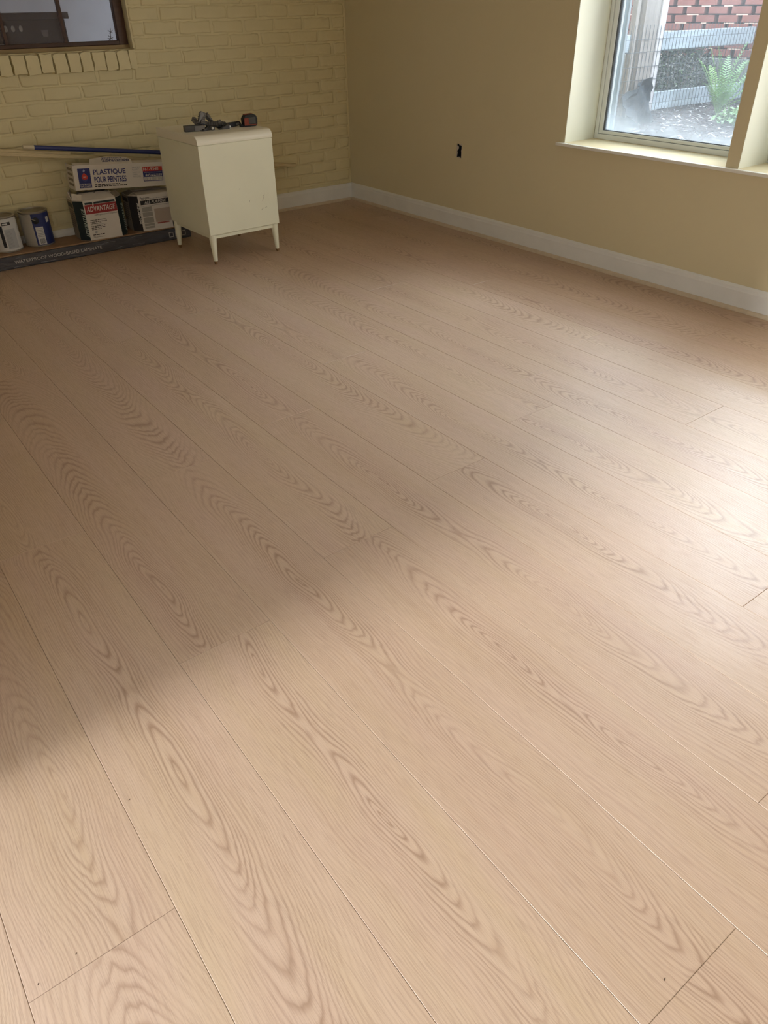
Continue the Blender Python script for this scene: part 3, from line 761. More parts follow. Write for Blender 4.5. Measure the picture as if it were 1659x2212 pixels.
# ------------------------------------------------------------------ box of painter's plastic lying across both
TILT = math.atan2(0.0365, 0.52)
pb = empty('painters_plastic_box', (-2.126, -0.212, 0.3615), (0, TILT, 0))
tag(pb, 'long white carton of painters plastic sheeting resting on two joint compound boxes', 'cardboard box')
PLh, PLd, PLl = 0.1345, 0.128, 0.60
mb = MB()
T = 0.003                                                   # open-topped carton
for bx in ((0, PLl, 0, T, 0, PLh), (0, PLl, PLd-T, PLd, 0, PLh-0.012), (0, T, T, PLd-T, 0, PLh), (PLl-T, PLl, T, PLd-T, 0, PLh), (T, PLl-T, T, PLd-T, 0, T)): mb.box(*bx)
mb.build('carton_body', M_WCARD, pb)
MB().box(T, PLl-T, 0.008, PLd-0.008, T, 0.112).build('plastic_roll', M_BAG, pb, bevel=0.02, seg=3)
flap([(0.012, 0.001, PLh), (0.12, 0.001, PLh), (0.118, 0.05, PLh+0.004), (0.014, 0.052, PLh+0.006)], pb, M_WCARD, 'top_flap', 0.002)
flap([(0.10, 0.002, PLh-0.001), (0.36, 0.002, PLh-0.001), (0.365, 0.030, PLh+0.018), (0.33, 0.050, PLh+0.031), (0.22, 0.055, PLh+0.034), (0.12, 0.045, PLh+0.026)], pb, M_WCARD, 'printed_flap', 0.002)
flap([(0.36, 0.002, PLh-0.001), (0.59, 0.002, PLh-0.001), (0.585, 0.06, PLh+0.004), (0.37, 0.055, PLh+0.007)], pb, M_WCARD, 'top_flap', 0.002)
M_NAVY = mat('navy_print', (46, 50, 108), rough=0.5)
M_NAVYTX = mat('navy_lettering', (52, 54, 110), rough=0.5)
M_REDL = mat('bright_red_print', (196, 62, 54), rough=0.5)
Mf = Matrix(((1, 0, 0, 0), (0, 0, -1, 0), (0, 1, 0, 0), (0, 0, 0, 1)))
Mf = Matrix(((1, 0, 0, 0), (0, 0, -1, -0.0001), (0, 1, 0, 0), (0, 0, 0, 1)))
lg = patch((0.026, 0.098, 0.012, 0.118), Mf, M_NAVY, pb, 'logo_panel', 0.0008)
lettering('SHERWIN', (0.030, 0.094, 0.027, 0.037), Mf, M_WPRINT, lg, bold=0.0, off=0.0014, name='logo_lettering')
lettering('WILLIAMS', (0.030, 0.094, 0.015, 0.025), Mf, M_WPRINT, lg, bold=0.0, off=0.0014, name='logo_lettering')
def disc(cx, cy, rx, ry, material, parent, name, off, n=20, hole=None):
    mb = MB()
    if hole is None:
        mb.add([tuple(Mf @ Vector((cx+rx*math.cos(2*PI*k/n), cy+ry*math.sin(2*PI*k/n), off))) for k in range(n)], [tuple(range(n))])
    else:
        mb.add([tuple(Mf @ Vector((cx+s*rx*math.cos(2*PI*k/n), cy+s*ry*math.sin(2*PI*k/n), off))) for s in (1, hole) for k in range(n)], [(k, (k+1) % n, n+(k+1) % n, n+k) for k in range(n)])
    return mb.build(name, material, parent)
disc(0.062, 0.066, 0.0165, 0.0165, mat('globe_blue_print', (92, 96, 150)), lg, 'globe_outline', 0.0013, hole=0.9)
mb = MB(); mb.add([tuple(Mf @ Vector((x, y, 0.0016))) for x, y in ((0.062, 0.098), (0.066, 0.090), (0.074, 0.084), (0.079, 0.076), (0.0795, 0.066), (0.076, 0.060), (0.0735, 0.064), (0.070, 0.056), (0.066, 0.062), (0.062, 0.053), (0.058, 0.061), (0.054, 0.057), (0.0505, 0.063), (0.047, 0.061), (0.0448, 0.068), (0.046, 0.077), (0.051, 0.085), (0.058, 0.091))], [tuple(range(18))]); mb.build('red_paint_splash', M_REDL, lg)
mb = MB(); mb.add([tuple(Mf @ Vector((x, y, 0.0016))) for x, y in ((0.055, 0.103), (0.063, 0.098), (0.070, 0.107), (0.062, 0.114))], [(0, 1, 2, 3)]); mb.build('tipped_can_print', mat('pale_blue_print', (150, 156, 190)), lg)
lettering('SWP', (0.054, 0.071, 0.068, 0.0745), Mf, M_WPRINT, lg, bold=0.0, off=0.0020, name='logo_lettering')
lettering('PLASTIQUE', (0.116, 0.312, 0.076, 0.110), Mf, M_NAVYTX, pb, bold=0.022)
lettering('POUR PEINTRES', (0.117, 0.312, 0.037, 0.070), Mf, M_NAVYTX, pb, bold=0.024)
smalltext([(0.116, 0.272, 0.024, 0.005), (0.116, 0.312, 0.015, 0.005)], Mf, M_DBLACK, pb)
for i, (s, x1, y) in enumerate((('PAINTER\'S', 0.405, 0.107), ('PLASTIC', 0.398, 0.094), ('PLÁSTICO', 0.403, 0.080), ('PARA', 0.385, 0.068), ('PINTORES', 0.403, 0.056))):
    lettering(s, (0.355, x1, y, y+0.009), Mf, M_GREYPR, pb, bold=0.0, name='side_lettering')
pn = patch((0.420, 0.545, 0.030, 0.112), Mf, M_NAVY, pb, 'size_panel', 0.0008)
patch((0.420, 0.545, 0.086, 0.112), Mf, M_REDL, pn, 'red_panel', 0.0012)
lettering('161-9348', (0.424, 0.520, 0.090, 0.108), Mf, M_WPRINT, pn, bold=0.01, off=0.0018)
patch((0.428, 0.540, 0.078, 0.081), Mf, M_GREYPR, pn, 'rule', 0.0012)
lettering('445', (0.432, 0.466, 0.058, 0.073), Mf, M_WPRINT, pn, bold=0.01, off=0.0018)
smalltext([(0.470, 0.54, 0.066, 0.004), (0.470, 0.54, 0.059, 0.004)], Mf, M_WPRINT, pn)
patch((0.424, 0.541, 0.034, 0.054), Mf, M_WCARD, pn, 'barcode_ground', 0.0012)
mb = MB(); x = 0.428; rz = random.Random(2)
while x < 0.537:
    wd = rz.choice((0.001, 0.002, 0.003)); mb.add([tuple(Mf @ Vector(p)) for p in ((x, 0.036, 0.0016), (x+wd, 0.036, 0.0016), (x+wd, 0.053, 0.0016), (x, 0.053, 0.0016))], [(0, 1, 2, 3)]); x += wd+rz.choice((0.001, 0.002, 0.004))
mb.build('barcode', M_GREYPR, pn)
# upside-down print on the raised flap (flap leans back, so its print faces up and out)
fu = (Vector((0.24, 0.050, PLh+0.031))-Vector((0.24, 0.002, PLh-0.001))); fl = fu.length; fu.normalize(); fn = Vector((1, 0, 0)).cross(fu)
Mfl = Matrix(((-1, fu.x*-1, fn.x, 0.34), (0, -fu.y, fn.y, 0.002+fu.y*fl), (0, -fu.z, fn.z, PLh-0.001+fu.z*fl), (0, 0, 0, 1)))
lettering("PAINTER'S PLASTIC", (-0.01, 0.155, 0.018, 0.040), Mfl, M_NAVYTX, pb, bold=0.02, off=0.0035, name='flap_lettering')
lettering('PLASTIQUE POUR', (0.03, 0.15, 0.002, 0.013), Mfl, M_NAVYTX, pb, bold=0.02, off=0.0035, name='flap_lettering')
Ms = Matrix(((0, 0, -1, -0.0001), (-1, 0, 0, PLd), (0, 1, 0, 0), (0, 0, 0, 1)))
for k in range(4):
    patch((0.02, PLd-0.02, 0.02+k*0.028, 0.034+k*0.028), Ms, M_KRAFT, pb, 'end_print', 0.0006)

# ------------------------------------------------------------------ wooden strip and roller pole laid over the cartons
p0, p1 = Vector((-2.62, -0.090, 0.606)), Vector((-0.508, -0.036, 0.300))
st = empty('wooden_strip', tuple(p0)); tag(st, 'thin unpainted wooden strip leaning across the cartons under the blue pole', 'wood strip')
dv = (p1-p0); Ls = dv.length; X = dv.normalized(); Y = Vector((0, 0, 1)).cross(X).normalized(); Z = X.cross(Y)
MR = Matrix(((X.x, Y.x, Z.x, 0), (X.y, Y.y, Z.y, 0), (X.z, Y.z, Z.z, 0), (0, 0, 0, 1)))
M_PINE = mat('raw_pine', (208, 190, 148), rough=0.6, var=0.14, vscale=5, stretch=(3, 3, 40))
MB().box(0, Ls, -0.016, 0.016, -0.010, 0.010, MR).build('strip', M_PINE, st, bevel=0.0015)
MB().box(0.02, 0.55, -0.010, 0.012, 0.0102, 0.024, MR).build('thin_lath', M_PINE, st, bevel=0.001)
q0, q1 = Vector((-2.335, -0.112, 0.607)), Vector((-1.20, -0.085, 0.448))
po = empty('extension_pole', tuple(q0)); tag(po, 'blue extension pole with a white end cap lying on the wooden strip', 'pole')
dv = (q1-q0); Lp = dv.length; X = dv.normalized(); Y = Vector((0, 0, 1)).cross(X).normalized(); Z = X.cross(Y)
MQ = Matrix(((X.x, Y.x, Z.x, 0), (X.y, Y.y, Z.y, 0), (X.z, Y.z, Z.z, 0), (0, 0, 0, 1)))
RZ = Matrix.Rotation(PI/2, 4, 'Y')
MB().lathe([(0.0125, 0.060), (0.0125, Lp)], 16, MQ @ RZ).build('shaft', mat('blue_pole_enamel', (42, 52, 108), rough=0.35, spec=0.5), po, smooth=True)
MB().lathe([(0.009, 0.0), (0.0118, 0.004), (0.0122, 0.060), (0.0122, 0.061)], 16, MQ @ RZ).build('end_cap', mat('white_plastic_cap', (212, 200, 170), rough=0.5), po, smooth=True)

# ------------------------------------------------------------------ tools on the nightstand
ZN = 0.6785
M_DGREY = mat('dark_grey_plastic', (78, 75, 72), rough=0.5, var=0.1, vscale=20)
M_MGREY = mat('mid_grey_plastic', (116, 112, 110), rough=0.45, var=0.1, vscale=20)
M_BLK = mat('black_rubber', (30, 29, 31), rough=0.55)
M_ORANGE = mat('orange_red_plastic', (138, 56, 36), rough=0.45)
def onz(x, y, z=ZN): return (x, y, z)
tb = empty('tapping_block', (-1.560, -0.745, ZN), (0, 0, math.radians(-9)))
tag(tb, 'dark grey rectangular tapping block at the left of the tools on the nightstand', 'tapping block')
MB().box(-0.055, 0.055, -0.018, 0.018, 0, 0.030).build('block', M_DGREY, tb, bevel=0.003)
MB().box(0.0, 0.058, -0.022, -0.0181, 0, 0.027).build('striking_lip', M_MGREY, tb, bevel=0.002)
# tape measure
tm = empty('tape_measure', (-1.228, -0.775, ZN), (0, 0, math.radians(-6))); tm.scale = (1.12, 1.1, 1.1)
tag(tm, 'black and orange tape measure at the right end of the nightstand top', 'tape measure')
prof = [(-0.036, 0.004), (-0.030, 0.0), (0.030, 0.0), (0.038, 0.008), (0.040, 0.034), (0.034, 0.050), (0.020, 0.056), (-0.012, 0.056), (-0.028, 0.050), (-0.037, 0.036)]
MXZ = Matrix(((1, 0, 0, 0), (0, 0, -1, 0), (0, 1, 0, 0), (0, 0, 0, 1)))
MB().prism(prof, -0.020, 0.020, MXZ).build('case', M_BLK, tm, bevel=0.003)
MB().prism([(-0.034, 0.007), (-0.004, 0.007), (-0.004, 0.042), (-0.033, 0.040)], 0.0201, 0.0225, MXZ).build('orange_panel', M_ORANGE, tm, bevel=0.001)
MB().prism([(-0.034, 0.0065), (0.030, 0.0065), (0.030, 0.010), (-0.034, 0.010)], 0.0201, 0.0222, MXZ).build('orange_trim', M_ORANGE, tm)
MB().prism([(-0.010, 0.012), (0.027, 0.012), (0.028, 0.044), (-0.010, 0.043)], 0.0201, 0.0235, MXZ).build('belt_clip', M_DGREY, tm, bevel=0.001)
MB().prism([(-0.027, 0.0545), (0.018, 0.0575), (0.018, 0.0590), (-0.027, 0.0560)], -0.014, 0.014, MXZ).build('orange_top', M_ORANGE, tm)
MB().box(-0.052, -0.034, -0.013, 0.013, 0.0, 0.012).build('tape_mouth', M_BLK, tm, bevel=0.002)
# black utility knife lying behind
kn = empty('utility_knife', (-1.345, -0.742, ZN), (0, 0, math.radians(6)))
tag(kn, 'black utility knife lying left of the tape measure', 'utility knife')
MB().prism([(-0.085, 0.010), (-0.070, 0.002), (0.02, 0.0), (0.075, 0.006), (0.082, 0.016), (0.07, 0.026), (0.0, 0.024), (-0.07, 0.022)], -0.010, 0.010, MXZ).build('handle', M_BLK, kn, bevel=0.002)
MB().prism([(0.045, 0.008), (0.068, 0.010), (0.066, 0.022), (0.045, 0.020)], 0.0101, 0.0125, MXZ).build('grip_plate', M_MGREY, kn)
MB().prism([(-0.085, 0.008), (-0.112, 0.004), (-0.085, 0.018)], -0.0006, 0.0006, MXZ).build('blade', M_TIN, kn)
MB().lathe([(0.006, 0.0), (0.0055, 0.003)], 12, Matrix.Translation((0.0, -0.0100, 0.006)) @ Matrix.Rotation(PI/2, 4, 'X')).build('rivet', M_TIN, kn)
# wedge spacers: stepped grey plastic pieces in a loose pile
def spacer_mesh(n=5):
    mb = MB()
    poly = [(-0.030, 0.0)]
    for k in range(n):
        poly += [(-0.030+0.012*k, 0.005+0.0042*k), (-0.030+0.012*(k+1), 0.005+0.0042*k)]
    poly += [(0.030, 0.024), (0.034, 0.024), (0.034, 0.0)]
    mb.prism(poly, -0.011, 0.011, MXZ)
    return mb.mesh('spacer', bevel=0.0008, seg=1)
sp_me = spacer_mesh(); sp_me.materials.append(M_MGREY)
sp_me2 = sp_me.copy(); sp_me2.materials.clear(); sp_me2.materials.append(M_DGREY)
spots = [(-1.505, -0.770, 0.000, 0, 0, 20, 'lowest grey wedge spacer beside the tapping block'),
         (-1.470, -0.748, 0.000, 0, 0, -70, 'grey wedge spacer under the others in the middle of the pile'),
         (-1.490, -0.730, 0.016, 0, -18, 160, 'grey wedge spacer lying tilted over two others'),
         (-1.462, -0.775, 0.010, 60, 8, -20, 'grey wedge spacer on edge at the front of the pile'),
         (-1.500, -0.745, 0.030, 30, -35, 60, 'grey wedge spacer leaning up at the top of the pile'),
         (-1.425, -0.765, 0.004, -14, 38, 150, 'grey wedge spacer slanting up to the right of the pile'),
         (-1.395, -0.780, 0.000, 0, 0, 5, 'flat grey wedge spacer nearest the tape measure'),
         (-1.450, -0.728, 0.022, 25, -40, 200, 'grey wedge spacer rising at the back of the pile next to the knife'),
         (-1.515, -0.752, 0.034, -20, -38, 20, 'grey wedge spacer balanced highest beside the spring clip'),
         (-1.400, -0.752, 0.012, 70, 20, 40, 'grey wedge spacer on edge between the pile and the knife'),
         (-1.532, -0.722, 0.018, 10, -28, 100, 'dark grey wedge spacer behind the tapping block')]
for k, (x, y, z, rx, ry, rz_, lb_) in enumerate(spots):
    o = bpy.data.objects.new('wedge_spacer', sp_me if k % 3 else sp_me2); COL.objects.link(o)
    o.location = (x, y, ZN+z+(0.010 if rx == 60 else 0.003 if rx else 0) + (0.018 if abs(ry) > 30 else 0.008 if ry else 0)); o.rotation_euler = (math.radians(rx), math.radians(ry), math.radians(rz_))
    tag(o, lb_, 'spacer', 'wedge spacers on the nightstand')
# upright grey clip with black tip, small white plug
cl = empty('spring_clip', (-1.505, -0.735, ZN+0.038), (0, math.radians(20), 0)); tag(cl, 'grey spring clip with a black tip standing up in the spacer pile', 'clip')
MB().tube([(-0.012, 0, -0.018), (-0.004, 0, 0.006), (0.004, 0, 0.026)], 0.0032, 8).build('arm', M_MGREY, cl, smooth=True)
MB().tube([(0.004, 0, 0.026), (0.010, 0, 0.042)], 0.0050, 8).build('tip', M_BLK, cl, smooth=True)
MB().tube([(-0.006, 0, -0.010), (0.016, 0, -0.002), (0.028, 0, 0.014)], 0.003, 8).build('spring_arm', M_MGREY, cl, smooth=True)
wp = MB().lathe([(0.0065, 0), (0.0065, 0.004), (0.004, 0.006), (0.0, 0.0065)], 14, Matrix.Rotation(PI/2, 4, 'X'), closed=False).build('white_plug', mat('white_plastic_button', (214, 208, 196), rough=0.4), smooth=True)
wp.location = (-1.470, -0.793, ZN+0.0115); tag(wp, 'small round white plug at the front of the grey spacers', 'plug')

# ------------------------------------------------------------------ out of the window
M_SOIL = mat('bark_mulch', (82, 74, 74), rough=0.9, var=0.35, vscale=18, bump=1.0, bscale=45, bdist=0.03)
def gz(x, y): return 0.405+0.012*(x-2.0)+0.012*math.sin(3.1*x+1.7*y)+0.010*math.sin(5.3*y-2.1*x)
mb = MB(); nx, ny = 40, 60
v = []
for j in range(ny+1):
    for i in range(nx+1):
        x = 0.36+5.2*i/nx; y = -7.0+10.0*j/ny; v.append((x, y, gz(x, y)))
mb.add(v, [(j*(nx+1)+i, j*(nx+1)+i+1, (j+1)*(nx+1)+i+1, (j+1)*(nx+1)+i) for j in range(ny) for i in range(nx)])
gr = mb.build('garden_ground', M_SOIL, smooth=True); tag(gr, 'mulched garden bed outside the window', kind='structure')
rc = random.Random(4); chips = [MB(), MB()]
for k in range(3200):
    x = rc.uniform(0.6, 3.9); y = rc.uniform(-2.6, 0.3) ; l = rc.uniform(0.012, 0.045); wd = rc.uniform(0.003, 0.009)
    a = rc.uniform(0, PI); t = rc.uniform(-.35, .35); z = gz(x, y)+0.006
    dx, dy = math.cos(a)*l, math.sin(a)*l; ex, ey = -math.sin(a)*wd, math.cos(a)*wd
    chips[0 if rc.random() < 0.72 else 1].add([(x-dx, y-dy, z-t*l), (x+dx, y+dy, z+t*l), (x+dx+ex, y+dy+ey, z+t*l+.004), (x-dx+ex, y-dy+ey, z-t*l+.004), (x, y, z+0.008)], [(0, 1, 4), (1, 2, 4), (2, 3, 4), (3, 0, 4)])
tag(chips[0].build('mulch_chips', mat('brown_mulch_chip', (74, 64, 66), rough=0.9)), 'brown bark chips covering the garden bed', 'mulch', kind='stuff')
tag(chips[1].build('dry_leaves', mat('pale_dry_leaf', (190, 186, 186), rough=0.8)), 'pale dry leaves scattered on the mulch', 'leaves', kind='stuff')

# fence of weathered rails with wire mesh, running away from the house
fe = empty('garden_fence', (2.4, -0.75, 0.40)); tag(fe, 'weathered grey rail fence with wire mesh outside the window', 'fence')
M_WEATH = mat('weathered_grey_wood', (158, 168, 176), rough=0.8, var=0.18, vscale=3, bump=0.5, bscale=12, bdist=0.006, stretch=(1, 6, 8))
M_POST = mat('weathered_post_wood', (142, 134, 128), rough=0.8, var=0.2, vscale=4, bump=0.5, bscale=14, bdist=0.006, stretch=(8, 8, 1))
M_POSTL = mat('bleached_post_edge', (186, 182, 184), rough=0.8, var=0.12, vscale=4, stretch=(8, 8, 1))
fx, fy, fz = 2.4, -0.75, 0.40
def fbox(name, m_, x0, x1, y0, y1, z0, z1, bevel=0.004):
    MB().box(x0-fx, x1-fx, y0-fy, y1-fy, z0-fz, z1-fz).build(name, m_, fe, bevel=bevel)
fbox('rail', M_WEATH, 2.50, 3.94, -0.75, -0.712, 0.902, 1.030)
fbox('rail', M_WEATH, 2.50, 3.94, -0.75, -0.712, 0.470, 0.600)
fbox('rail', M_WEATH, 0.90, 2.24, -0.75, -0.712, 0.900, 1.020)
fbox('post', M_POST, 2.255, 2.345, -0.80, -0.71, 0.30, 1.75)
fbox('post_board', M_POST, 2.345, 2.455, -0.785, -0.71, 0.30, 1.75)
fbox('post_edge', M_POSTL, 2.455, 2.535, -0.80, -0.715, 0.30, 1.75, 0.008)
fbox('post_stake', M_POST, 2.185, 2.225, -0.77, -0.72, 0.30, 1.75)
M_WIRE = mat('galvanised_wire', (92, 98, 104), rough=0.5, metal=0.4)
wv = MB().box(-0.0014, 0.0014, -0.0014, 0.0014, 0, 0.66).mesh('wire'); wv.materials.append(M_WIRE)
k = 0
x = 1.0
while x < 3.93:
    o = bpy.data.objects.new('wire', wv); COL.objects.link(o); o.parent = fe; o.location = (x-fx, -0.056, 0.42-fz); x += 0.046
for z in (0.44, 0.53, 0.62, 0.71, 0.80, 0.90, 0.985):
    MB().box(1.0-fx, 3.94-fx, -0.0575, -0.0545, z-fz, z-fz+0.003).build('wire', M_WIRE, fe)

# tarpaulin scrap slumped at the foot of the post
rt = random.Random(31); fv = [[], []]; gi, gj = 11, 9
for j in range(gj):
    t = j/(gj-1); z = 0.415+0.27*t
    xl, xr = 2.12-0.10*math.sin(t*PI*0.62)+0.10*max(0, t-0.62)*2.2, 2.40-0.02*t-0.14*max(0, t-0.75)
    for i in range(gi):
        u_ = i/(gi-1); x = xl+(xr-xl)*u_
        e = 0 if 0 < i < gi-1 and 0 < j < gj-1 else 1
        y = -0.865-0.05*(1-t)-0.03*math.sin(u_*9+t*5)+rt.uniform(-.014, .014)
        zz = z+0.10*(u_-0.5)*t+rt.uniform(-.008, .008)
        fv[0].append((x+rt.uniform(-.008, .008), y, zz)); fv[1].append((x, y+0.008, zz))
tp = MB(); G = gi*gj
quads = [(j*gi+i, j*gi+i+1, (j+1)*gi+i+1, (j+1)*gi+i) for j in range(gj-1) for i in range(gi-1)]
rim = [j*gi for j in range(gj)] + [(gj-1)*gi+i for i in range(1, gi)] + [j*gi+gi-1 for j in range(gj-2, -1, -1)] + [i for i in range(gi-2, 0, -1)]
tp.add(fv[0]+fv[1], quads+[tuple(G+k for k in q[::-1]) for q in quads]+[(rim[k], rim[(k+1) % len(rim)], G+rim[(k+1) % len(rim)], G+rim[k]) for k in range(len(rim))])
tp = tp.build('landscape_fabric', mat('dark_landscape_fabric', (46, 52, 58), rough=0.8, var=0.3, vscale=22, bump=0.8, bscale=40, bdist=0.01), smooth=True)
tag(tp, 'dark scrap of landscape fabric slumped against the fence post', 'fabric')

# pierced brick wall of the building across
bw = empty('brick_building', (4.0, -0.5, 0.3)); tag(bw, 'red brick building wall with dark gaps beyond the garden fence', 'building')
M_RBRICK = mat('red_brick', (120, 77, 71), rough=0.85, var=0.16, vscale=9, bump=0.4, bscale=60)
M_GAPSHADE = mat('dark_gap_shade', (62, 44, 42), rough=0.9, var=0.15)  # dark colour paints the shade inside the open gaps between bricks
M_LMORT = mat('pale_mortar', (204, 184, 172), rough=0.9)
M_CONC = mat('grey_concrete_footing', (128, 132, 130), rough=0.9, var=0.15, vscale=4, bump=0.3)
MB().box(0.075, 0.35, -6.5, 3.5, 0.0, 2.9).build('back_wall', M_GAPSHADE, bw)
MB().box(-0.05, 0.03, -6.5, 3.5, -0.2, 0.475).build('footing', M_CONC, bw, bevel=0.006)
rbk = MB().box(-0.006, 0.0745, -0.096, 0.096, 0.0, 0.056).mesh('brick', bevel=0.003, seg=1); rbk.materials.append(M_RBRICK)
lmo = MB().box(0.002, 0.0745, -0.075, 0.075, -0.0108, 0.0).mesh('mortar_bed'); lmo.materials.append(M_LMORT)
rr = random.Random(8)
for c in range(14):
    z = 0.49+0.0668*c
    for k in range(17):
        y = -1.6+0.2365*k+(0.118 if c % 2 else 0)+0.5
        if y > 1.95 or y < -1.15: continue
        o = bpy.data.objects.new('brick', rbk); COL.objects.link(o); o.parent = bw; o.location = (0, y, z)
        if rr.random() < 0.8:
            o2 = bpy.data.objects.new('mortar_bed', lmo); COL.objects.link(o2); o2.parent = o; o2.location = (0, rr.uniform(-.03, .03), 0); o2.scale = (1, rr.uniform(.4, 1.0), 1)
mb = MB()
for c in range(14, 40):
    for k in range(34):
        y = -6.3+0.2365*k+(0.118 if c % 2 else 0)
        mb.box(-0.006, 0.0745, y-.096, y+.096, 0.49+.0668*c, 0.49+.0668*c+.056)
for c in range(14):
    for k in range(-24, 2):
        y = -1.6+0.2365*k+(0.118 if c % 2 else 0)+0.5
        if y >= -1.15 or y < -6.3: continue
        mb.box(-0.006, 0.0745, y-.096, y+.096, 0.49+.0668*c, 0.49+.0668*c+.056)
o = mb.build('brickwork', M_RBRICK, bw); o['kind'] = 'stuff'

# shrub with dark leaves, a few bright ones
def leaf_cloud(name, cx, cy, z0, rx, ry, h, n, cols, seed, lsize=0.03):
    r = random.Random(seed); e = empty(name, (cx, cy, z0)); mbs = [MB() for _ in cols]
    for k in range(n):
        a = r.uniform(0, 2*PI); rad = math.sqrt(r.random()); zz = r.random()
        s = (1-abs(zz-0.45)*0.9)
        p = Vector((rx*rad*math.cos(a)*s, ry*rad*math.sin(a)*s, h*zz))
        d = Vector((r.uniform(-1, 1), r.uniform(-1, 1), r.uniform(-.4, .8))).normalized(); side = d.cross(Vector((r.uniform(-1, 1), r.uniform(-1, 1), 1))).normalized()
        l = lsize*r.uniform(.7, 1.4); w_ = l*0.32
        q = r.random(); ci = 0
        acc = 0
        for i, (_, pr) in enumerate(cols):
            acc += pr
            if q < acc: ci = i; break
        mbs[ci].add([tuple(p), tuple(p+d*l*.5+side*w_), tuple(p+d*l), tuple(p+d*l*.5-side*w_)], [(0, 1, 2, 3)])
    for i, (m_, _) in enumerate(cols):
        if mbs[i].v: o = mbs[i].build('foliage', m_, e); o['kind'] = 'stuff'
    mbst = MB()
    for k in range(5):
        a = k*1.3; mbst.tube([(0, 0, -0.03), (rx*.4*math.cos(a), ry*.4*math.sin(a), h*.5), (rx*.7*math.cos(a), ry*.7*math.sin(a), h*.85)], 0.008, 5, 0.003)
    mbst.build('stems', M_POST, e)
    return e
M_DLEAF = mat('dark_evergreen_leaf', (62, 76, 66), rough=0.5, var=0.2, vscale=20)
M_MLEAF = mat('mid_green_leaf', (104, 128, 88), rough=0.5)
M_WLEAF = mat('pale_glossy_leaf', (205, 210, 200), rough=0.4)
M_YLEAF = mat('yellow_leaf', (206, 178, 96), rough=0.5)
tag(leaf_cloud('dark_shrub', 3.30, -0.42, 0.40, 0.62, 0.26, 0.56, 5200, [(M_DLEAF, .90), (M_MLEAF, .07), (M_WLEAF, .03)], 1, 0.030), 'dark leafy shrub behind the fence rails', 'shrub')
tag(leaf_cloud('yellow_plant', 2.58, -0.60, 0.52, 0.10, 0.07, 0.30, 120, [(M_YLEAF, .5), (M_WLEAF, .25), (M_MLEAF, .25)], 2, 0.035), 'small plant with yellow leaves beside the fence post', 'plant')
tag(leaf_cloud('pale_leaf_plant', 2.08, -0.62, 0.42, 0.10, 0.08, 0.46, 220, [(M_MLEAF, .5), (M_WLEAF, .3), (M_YLEAF, .2)], 3, 0.035), 'small plant with pale leaves left of the fence post', 'plant')

# fern
M_FERN = mat('fresh_fern_green', (122, 158, 92), rough=0.5, var=0.12, vscale=6)
M_FERN2 = mat('pale_fern_green', (128, 162, 118), rough=0.5, var=0.12, vscale=6)
fn_ = empty('fern', (3.02, -1.10, gz(3.02, -1.10))); tag(fn_, 'bright green fern growing outside the window', 'fern')
def frond(parent, az, length, lean, droop, m_, seed):
    """arching midrib with two rows of narrow leaflets, longest a third of the way up"""
    r = random.Random(seed); mb = MB(); n = 22
    hd = Vector((math.cos(az), math.sin(az), 0)); pts = []
    p = Vector((0, 0, 0)); ang = PI/2-lean
    for k in range(n+1):
        pts.append(p.copy()); a = ang-droop*(k/n)**2.2
        p = p+(hd*math.cos(a)+Vector((0, 0, 1))*math.sin(a))*(length/n)
    mb.tube([tuple(q) for q in pts], 0.0035, 5, 0.001)
    sd = hd.cross(Vector((0, 0, 1)))
    for k in range(4, n+1):
        t = k/n; ll = length*0.165*min(1.0, (t-0.10)*5.5)*(1-t)**0.55+0.012
        tg = (pts[k]-pts[k-1]).normalized(); nr = sd.cross(tg)
        for s_ in (-1, 1):
            d = (sd*s_+tg*0.55+nr*r.uniform(0.10, 0.30)).normalized(); wv_ = tg*(length/n*0.26)
            q = pts[k]; e = q+d*ll-Vector((0, 0, ll*0.18))
            mb.add([tuple(q-wv_*.6), tuple(q+d*ll*.5-wv_), tuple(e), tuple(q+d*ll*.5+wv_), tuple(q+wv_*.6)], [(0, 1, 2, 3, 4)])
    return mb.build('frond', m_, parent)
rf = random.Random(12)
# view direction from the room is about azimuth 31 deg, so fronds at 121 / -59 deg spread sideways in the window
FR = [(128, .60, .42, .35), (120, .66, .22, .30), (150, .62, .10, .35), (112, .56, .36, .5), (-40, .66, .16, .30), (-62, .70, .34, .45), (-75, .66, .55, .6), (-50, .58, .72, .8),
      (-120, .50, .35, .9), (-150, .40, .30, .6), (-135, .46, .75, .9), (175, .44, .55, .8), (30, .60, .35, .6), (60, .55, .5, .6), (0, .60, .45, .7), (-95, .40, .9, .9), (-20, .62, .6, .6)]
for k, (az, l, le, dr) in enumerate(FR):
    frond(fn_, math.radians(az), l*0.80, le, dr, M_FERN if k % 2 else M_FERN2, k)
tag(leaf_cloud('ground_cover', 2.9, -1.5, 0.41, 0.45, 0.28, 0.10, 900, [(M_FERN2, .6), (M_MLEAF, .4)], 6, 0.035), 'low pale green ground cover at the foot of the fern', 'ground cover')

# patio outside the glazed door (behind the photographer's shoulder)
tag(MB().box(-12.0, XL-0.14, -12.0, 4.0, -0.20, -0.10).build('patio_ground', mat('pale_concrete', (190, 184, 176), rough=0.9, var=0.08)), 'pale concrete patio outside the doorway', kind='structure')

